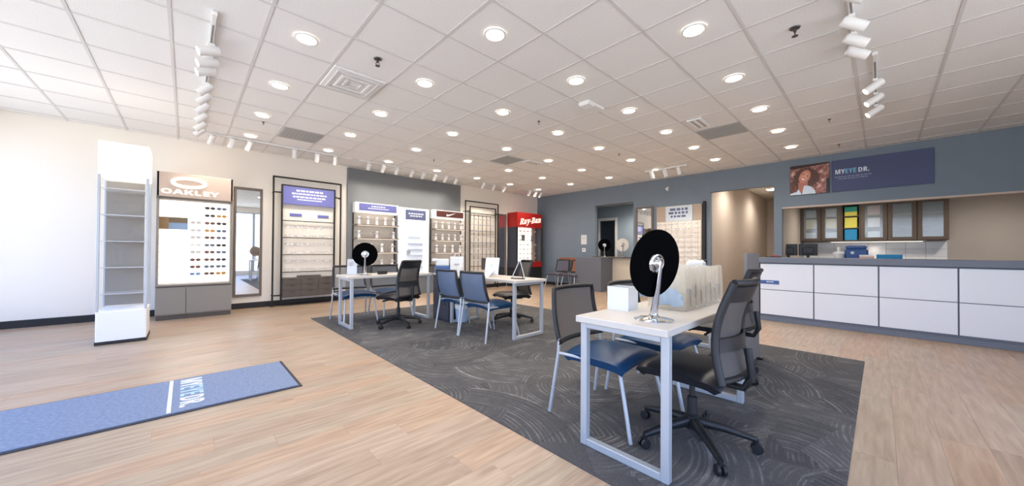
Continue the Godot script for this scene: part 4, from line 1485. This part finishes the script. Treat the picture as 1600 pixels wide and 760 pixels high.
	t = thing("splashback", "white splashback of wide tiles under the glass wall cabinets", "splashback", Vector3.ZERO)
	for r in 3:
		for k in 8:
			box_part("tile", t, M.sign_white, 12.0, 12.018, -1.0 + 0.3 * k + 0.003, -1.0 + 0.3 * k + 0.297, 0.93 + 0.165 * r, 0.93 + 0.165 * r + 0.16, 0.002)

func waiting_area():
	var c1 := guest_chair(M.grey_seat, M.grey_seat, "grey guest chair with silver legs against the blue-grey wall, next to the red display", P(8.72, 7.15, 0), -PI / 2)
	var c2 := guest_chair(M.brown_seat, M.grey_seat, "brown-backed guest chair with silver legs against the blue-grey wall", P(8.72, 6.52, 0), -PI / 2)
	var t := thing("wood_wall_rail", "brown wooden rail on the blue-grey wall behind the waiting chairs", "rail", P(UR, 6.9, 0.9), -PI / 2)
	lbox("rail", t, M.brown_seat, Vector3(0, 0, 0.014), Vector3(1.1, 0.1, 0.028), 0.004)

# ---------- desks ----------
func near_group():
	var H := 0.765 + CY
	desk("white-topped desk with silver loop legs, nearest the viewer", P(2.42, 0.972, CY), 0, 1.46, 0.54)
	desk("second white desk beyond the row of plastic bags, mostly hidden", P(3.98, 1.585, CY), 0, 1.3, 0.46)
	guest_chair(M.mesh_taupe, M.blue_vinyl, "blue-seat guest chair with taupe back, nearest the viewer", P(2.19, 1.305, CY), 0.0)
	guest_chair(M.mesh_taupe, M.blue_vinyl, "blue-seat guest chair tucked under the near desk, second from the viewer", P(2.84, 1.25, CY), 0.0)
	task_chair("black swivel chair with a mesh back, nearest the viewer", P(2.25, 0.785, CY), PI - 0.05, -1.41)
	task_chair("black swivel chair farther along the near desk, mostly hidden", P(3.72, 1.05, CY), PI, 0.2)
	disc_mirror("big black-backed round mirror on a chrome stand, nearest desk", P(1.91, 0.87, H), -0.05, 0.19, 0.31, 0.12).rotation.y = -0.28
	var t := thing("privacy_panel", "tall slim grey privacy panel beyond the near desk", "panel", P(4.3, 0.92, CY))
	lbox("panel", t, M.pedestal_grey, Vector3(0, 0.58, 0), Vector3(0.5, 1.12, 0.035), 0.006)
	for s in [-1, 1]:
		lbox("foot", t, M.black_plastic, Vector3(s * 0.2, 0.011, 0), Vector3(0.05, 0.022, 0.12), 0.004)
	# white open box
	t = thing("white_box", "open white carton beside the big black round mirror", "box", P(2.11, 1.17, H), 0.0)
	for s in [-1, 1]:
		lbox("side_wall", t, M.paper, Vector3(s * 0.062, 0.075, 0), Vector3(0.004, 0.15, 0.15), 0.0)
		lbox("end_wall", t, M.paper, Vector3(0, 0.075, s * 0.073), Vector3(0.12, 0.15, 0.004), 0.0)
	lbox("bottom", t, M.paper, Vector3(0, 0.003, 0), Vector3(0.12, 0.005, 0.142), 0.0)
	lbox("contents", t, M.vent_dark, Vector3(0, 0.08, 0), Vector3(0.11, 0.12, 0.13), 0.004)
	# bags
	for k in 8:
		var lab: String = ["clear plastic bag holding a blue cloth, first of the row on the near desk", "clear plastic bag of lenses, second of the row", "clear plastic bag of lenses, third of the row", "clear plastic bag of lenses, fourth of the row", "clear plastic bag of lenses, fifth of the row", "clear plastic bag of lenses, sixth of the row", "clear plastic bag of lenses, seventh of the row", "clear plastic bag of lenses, last of the row"][k]
		t = thing("plastic_bag", lab, "bag", P(2.335 + 0.098 * k, 0.965, H), 0.0, "row of plastic bags")
		rng.seed = 60 + k
		var wob := rng.randf() * 6.0
		var st := mb()
		for s in [-1, 1]:
			slab(st, 10, 8, func(a, b):
				var bulge: float = sin(a * PI) * sin(min(1.0, b * 1.15) * PI) * 0.018
				return Vector3(s * (0.026 + bulge + 0.008 * (1 - b)) + 0.006 * sin(b * 7 + a * 5 + wob), 0.005 + 0.272 * b + 0.006 * sin(a * 9 + wob), (a - 0.5) * (0.25 - 0.02 * b)), 0.0015)
		for s in [-1, 1]:
			slab(st, 4, 8, func(a, b): return Vector3((a - 0.5) * 2 * (0.026 + 0.008 * (1 - b)) + 0.006 * sin(b * 7 + (2.5 + 2.5 * s) + wob), 0.005 + 0.272 * b, s * (0.125 - 0.01 * b)), 0.0015)
		part("bag_skin", st, M.bag_plastic, t)
		if k == 0:
			st = mb()
			slab(st, 10, 8, func(a, b): return Vector3(-0.006 + 0.01 * sin(a * 12 + b * 4), 0.03 + 0.11 * b * (0.6 + 0.4 * sin(a * PI)), (a - 0.5) * 0.19), 0.022)
			part("folded_cloth", st, M.cloth_blue, t)
		else:
			lbox("lens_tray", t, M.bag_filling, Vector3(0, 0.06, 0.0), Vector3(0.036, 0.1, 0.19), 0.008)
			lbox("work_ticket", t, M.paper if k % 2 else M.box_cream, Vector3(0.004, 0.16, -0.02), Vector3(0.006, 0.13, 0.12), 0.001)
			lbox("spectacle_case", t, M.wood_dark if k % 2 else M.shelf_brown, Vector3(-0.002, 0.075 + 0.02 * (k % 3), 0.095), Vector3(0.02, 0.09, 0.03), 0.008)
	t = thing("label_printer", "white and black label printer rising behind the plastic bags", "printer", P(4.3, 1.46, H), 0.3)
	lbox("body", t, M.paper, Vector3(0, 0.145, 0), Vector3(0.22, 0.29, 0.2), 0.03)
	lbox("paper_door", t, M.black_plastic, Vector3(0.07, 0.265, 0.06), Vector3(0.1, 0.06, 0.1), 0.01)

func far_group():
	var H := 0.765 + CY
	desk("white-topped desk with silver loop legs in front of the purple-sign shelves", P(2.37, 5.48, CY), 0, 1.36, 0.56)
	desk("white-topped desk with silver loop legs, right arm of the far group", P(3.35, 3.95, CY), PI / 2, 1.56, 0.58)
	var t := thing("pedestal_cabinet", "dark grey pedestal joining the two far desks", "cabinet", P(3.22, 4.98, CY))
	lbox("body", t, M.pedestal_dark, Vector3(0, 0.37, 0), Vector3(0.30, 0.74, 0.44), 0.006)
	lbox("top", t, M.laminate_white, Vector3(0, 0.752, 0), Vector3(0.32, 0.026, 0.46), 0.004)
	for k in 3:
		lbox("drawer", t, M.pedestal_dark, Vector3(-0.155, 0.14 + 0.24 * k, 0), Vector3(0.012, 0.225, 0.42), 0.003)
	guest_chair(M.mesh_blue, M.blue_vinyl, "blue guest chair at the far desk, left of the pair seen from behind", P(3.0, 4.20, CY), PI / 2)
	guest_chair(M.mesh_blue, M.blue_vinyl, "blue guest chair at the far desk, right of the pair seen from behind", P(3.0, 3.60, CY), PI / 2)
	guest_chair(M.mesh_pale, M.blue_vinyl, "blue-seat guest chair behind the far left desk, left of two", P(2.03, 5.90, CY), 0)
	guest_chair(M.mesh_pale, M.blue_vinyl, "blue-seat guest chair behind the far left desk, right of two", P(2.65, 5.90, CY), 0)
	task_chair("black swivel chair at the far left desk", P(2.38, 5.06, CY), -2.85, 0.35)
	task_chair("black swivel chair behind the right arm of the far desks", P(3.84, 4.08, CY), -PI / 2 - 0.3, 0.1)
	disc_mirror("black-backed round mirror on the far left desk", P(1.99, 5.38, H), -0.3, 0.18, 0.31, 0.05)
	t = thing("card_holder", "white folded card in a clear holder on the far left desk", "card holder", P(1.84, 5.5, H), -0.5)
	lbox("card", t, M.paper, Vector3(0, 0.12, 0), Vector3(0.13, 0.23, 0.004), 0.0, Transform3D(Basis(Vector3.RIGHT, -0.2), Vector3.ZERO))
	lbox("holder", t, M.acrylic, Vector3(0, 0.125, 0.008), Vector3(0.14, 0.24, 0.004), 0.0, Transform3D(Basis(Vector3.RIGHT, -0.2), Vector3.ZERO))
	lbox("foot", t, M.acrylic, Vector3(0, 0.003, 0.0), Vector3(0.14, 0.006, 0.1), 0.001)
	lbox("picture", t, M.vent_grey, Vector3(-0.02, 0.17, 0.012), Vector3(0.06, 0.06, 0.002), 0.0, Transform3D(Basis(Vector3.RIGHT, -0.2), Vector3.ZERO))
	t = thing("spectacle_case", "small black case beside the far round mirror", "case", P(2.28, 5.42, H), 0.2)
	lbox("lower_shell", t, M.black_plastic, Vector3(0, 0.018, 0), Vector3(0.16, 0.036, 0.07), 0.014)
	lbox("lid", t, M.black_plastic, Vector3(0, 0.046, 0), Vector3(0.158, 0.02, 0.068), 0.009)
	t = thing("desk_display_stand", "upright white spectacle tower on the far left desk", "display stand", P(2.86, 5.50, H), -0.1)
	lbox("foot", t, M.sign_white, Vector3(0, 0.01, 0), Vector3(0.3, 0.02, 0.18), 0.004)
	lbox("panel", t, M.sign_white, Vector3(0, 0.30, 0), Vector3(0.32, 0.56, 0.02), 0.006)
	lbox("header", t, M.box_pale, Vector3(0, 0.60, 0), Vector3(0.22, 0.05, 0.02), 0.01)
	for k in 5:
		lbox("ledge", t, M.box_pale, Vector3(0.02, 0.10 + 0.1 * k, 0.03), Vector3(0.26, 0.012, 0.05), 0.002)
	for k in 2:
		lbox("card", t, M.vent_grey, Vector3(-0.10, 0.16 + 0.18 * k, 0.014), Vector3(0.06, 0.08, 0.004), 0.0)
	t = thing("supply_box", "blue and white box on the pedestal between the far desks", "box", P(3.16, 5.07, H), -0.5)
	lbox("carton", t, M.case_blue, Vector3(0, 0.06, 0), Vector3(0.24, 0.12, 0.18), 0.006)
	lbox("white_lid", t, M.paper, Vector3(0, 0.18, 0), Vector3(0.22, 0.12, 0.16), 0.02)
	lbox("flap", t, M.paper, Vector3(-0.12, 0.22, 0.02), Vector3(0.1, 0.05, 0.14), 0.014)
	t = thing("bottle", "white pump bottle beside the blue and white box", "bottle", P(3.24, 4.66, H))
	var st := mb()
	lathe(st, [Vector2(0, 0), Vector2(0.035, 0), Vector2(0.036, 0.12), Vector2(0.03, 0.14), Vector2(0.012, 0.15), Vector2(0, 0.15)], 16)
	part("body", st, M.paper, t)
	st = mb()
	lathe(st, [Vector2(0.012, 0.148), Vector2(0.012, 0.19), Vector2(0, 0.19)], 12)
	bx(st, Vector3(0.02, 0.195, 0), Vector3(0.05, 0.01, 0.014), 0.002)
	part("pump", st, M.sign_white, t)
	t = thing("paper_stack", "wide white shopping bag standing behind the far pedestal", "bag", P(3.30, 4.84, H), -0.7)
	lbox("bag_body", t, M.paper, Vector3(0, 0.14, 0), Vector3(0.22, 0.28, 0.08), 0.006)
	lbox("bag_print", t, M.vent_grey, Vector3(0, 0.15, 0.042), Vector3(0.09, 0.03, 0.003), 0.0)
	for s in [-1, 1]:
		st = mb()
		tube(st, [Vector3(-0.05, 0.27, 0.035 * s), Vector3(-0.03, 0.33, 0.03 * s), Vector3(0.03, 0.33, 0.03 * s), Vector3(0.05, 0.27, 0.035 * s)], 0.003, 5)
		part("handle", st, M.sign_white, t)
	t = thing("computer_screen", "black computer screen on the far right desk, behind the pair of blue chairs", "monitor", P(3.5, 4.32, H), -PI / 2 - 0.3)
	lbox("foot", t, M.black_plastic, Vector3(0, 0.008, 0), Vector3(0.2, 0.016, 0.16), 0.004)
	lbox("neck", t, M.black_plastic, Vector3(0, 0.07, -0.02), Vector3(0.05, 0.14, 0.03), 0.004)
	lbox("housing", t, M.black_plastic, Vector3(0, 0.17, 0), Vector3(0.36, 0.19, 0.03), 0.008)
	t = thing("white_screen", "white-backed tablet screen standing on the far right desk", "screen", P(3.32, 3.98, H + 0.012), -PI / 2 + 0.2)
	lbox("housing", t, M.counter_white, Vector3(0, 0.14, 0), Vector3(0.26, 0.26, 0.02), 0.009, Transform3D(Basis(Vector3.RIGHT, -0.15), Vector3.ZERO))
	lbox("stand", t, M.counter_white, Vector3(0, 0.06, 0.05), Vector3(0.12, 0.012, 0.14), 0.004, Transform3D(Basis(Vector3.RIGHT, 0.6), Vector3(0, 0.008, 0)))
	lbox("badge", t, M.box_pale, Vector3(0, 0.15, 0.012), Vector3(0.05, 0.05, 0.002), 0.0, Transform3D(Basis(Vector3.RIGHT, -0.15), Vector3.ZERO))
	t = thing("easel", "small silver tent easel at the end of the far right desk", "easel", P(3.32, 3.37, H), -PI / 2 + 0.35)
	for s in [-1, 1]:
		st = mb()
		tube(st, [Vector3(0.1 * s, 0.006, 0.05), Vector3(0.008 * s, 0.24, 0)], 0.007, 8)
		part("leg", st, M.silver, t)
	st = mb()
	tube(st, [Vector3(0, 0.006, -0.1), Vector3(0, 0.24, 0)], 0.006, 8)
	part("rear_leg", st, M.black_metal, t)
	lbox("ledge", t, M.black_metal, Vector3(0, 0.012, 0.06), Vector3(0.2, 0.012, 0.03), 0.002)
	t = thing("waste_bin", "pale blue waste bin with a bag liner under the far desk", "bin", P(3.25, 4.62, CY))
	st = mb()
	lathe(st, [Vector2(0, 0.004), Vector2(0.085, 0.004), Vector2(0.09, 0.01), Vector2(0.115, 0.27), Vector2(0.108, 0.27), Vector2(0.084, 0.014), Vector2(0, 0.012)], 20)
	part("tub", st, M.bin_plastic, t)
	st = mb()
	lathe(st, [Vector2(0.10, 0.20), Vector2(0.117, 0.285), Vector2(0.12, 0.28), Vector2(0.119, 0.22)], 20)
	part("liner", st, M.paper, t)

func entrance():
	var t := thing("entrance_mat", "pale blue entrance mat with white lettering on the oak floor", "mat", P(-0.55, 3.78, 0))
	lbox("rubber_border", t, M.rubber, Vector3(0, 0.004, 0), Vector3(2.56, 0.008, 0.88), 0.003)
	lbox("pile", t, M.mat_pile, Vector3(0, 0.010, 0), Vector3(2.51, 0.006, 0.83), 0.002)
	var b := Basis(Vector3(0, 0, 1), Vector3(1, 0, 0), Vector3(0, 1, 0))
	var z := -0.36
	for a in [["MY", M.mat_white, 0.2], ["EYE", M.mat_blue, 0.26], ["DR.", M.mat_white, 0.26]]:
		lettering("lettering", a[0], 0.135, a[1], t, Vector3(0.595, 0.0125, z + a[2] / 2), b, false, 0.8)
		z += a[2]
	lbox("stripe", t, M.mat_white, Vector3(0.475, 0.0135, 0.0), Vector3(0.022, 0.002, 0.8), 0.0)
	# display at the frame's left edge
	t = thing("tower_display", "grey tower display with a lit white header at the left edge", "display stand", P(-0.56, 6.6, 0))
	lbox("base", t, M.sign_white, Vector3(0, 0.2, 0), Vector3(0.42, 0.4, 0.52), 0.01)
	lbox("plinth", t, M.black_base, Vector3(0, 0.02, 0), Vector3(0.43, 0.04, 0.53), 0.004)
	for s in [-1, 1]:
		for z2 in [-1, 1]:
			lbox("post", t, M.silver, Vector3(s * 0.2, 1.22, z2 * 0.25), Vector3(0.025, 1.64, 0.025), 0.003)
	for k in 5:
		lbox("shelf", t, M.acrylic, Vector3(0, 0.60 + 0.32 * k, 0), Vector3(0.37, 0.012, 0.47), 0.001)
	lbox("back_panel", t, M.taupe_cabinet, Vector3(-0.02, 1.22, -0.2), Vector3(0.34, 1.6, 0.02), 0.002)
	lbox("header", t, M.header_glow, Vector3(0, 2.24, 0), Vector3(0.42, 0.40, 0.52), 0.008)

func _ready():
	# camera: 1.15 m up, wide lens with a small vertical shift
	var cam := Camera3D.new()
	cam.name = "camera"
	add_child(cam)
	var yaw := 0.815632739
	var pitch := 0.0100901821
	var roll := -0.00623335749
	var f0 := Vector3(cos(yaw), 0, -sin(yaw))
	var r0 := Vector3(sin(yaw), 0, cos(yaw))
	var f2 := f0 * cos(pitch) + Vector3.UP * sin(pitch)
	var u2 := Vector3.UP * cos(pitch) - f0 * sin(pitch)
	var r3 := r0 * cos(roll) - u2 * sin(roll)
	var u3 := u2 * cos(roll) + r0 * sin(roll)
	cam.transform = Transform3D(Basis(r3, u3, -f2), Vector3(0, 1.15, 0))
	cam.projection = Camera3D.PROJECTION_FRUSTUM
	cam.near = 0.05
	cam.far = 200.0
	cam.size = 760.0 / 541.398 * 0.05
	cam.frustum_offset = Vector2(0, 7.2909 / 541.398 * 0.05)
	cam.current = true
	var env := Environment.new()
	env.background_mode = Environment.BG_SKY
	var sky := Sky.new()
	var sm := ProceduralSkyMaterial.new()
	sm.sky_top_color = Color(0.50, 0.66, 0.93)
	sm.sky_horizon_color = Color(0.84, 0.90, 0.98)
	sm.ground_horizon_color = Color(0.71, 0.72, 0.735)
	sm.ground_bottom_color = Color(0.69, 0.70, 0.715)
	sm.sky_energy_multiplier = SKY
	sm.ground_energy_multiplier = SKY * 1.25
	sky.sky_material = sm
	env.sky = sky
	env.tonemap_mode = Environment.TONE_MAPPER_LINEAR
	env.tonemap_exposure = EXPOSURE
	env.sdfgi_enabled = true
	env.ssao_enabled = true
	env.ssil_enabled = true
	var we := WorldEnvironment.new()
	we.environment = env
	we.name = "world_environment"
	add_child(we)
	make_materials()
	make_specs()
	make_walls()
	make_floor()
	make_ceiling()
	make_carpet()
	make_downlights()
	make_tracks()
	ceiling_bits()
	display_wall()
	right_wall_things()
	reception()
	waiting_area()
	near_group()
	far_group()
	entrance()
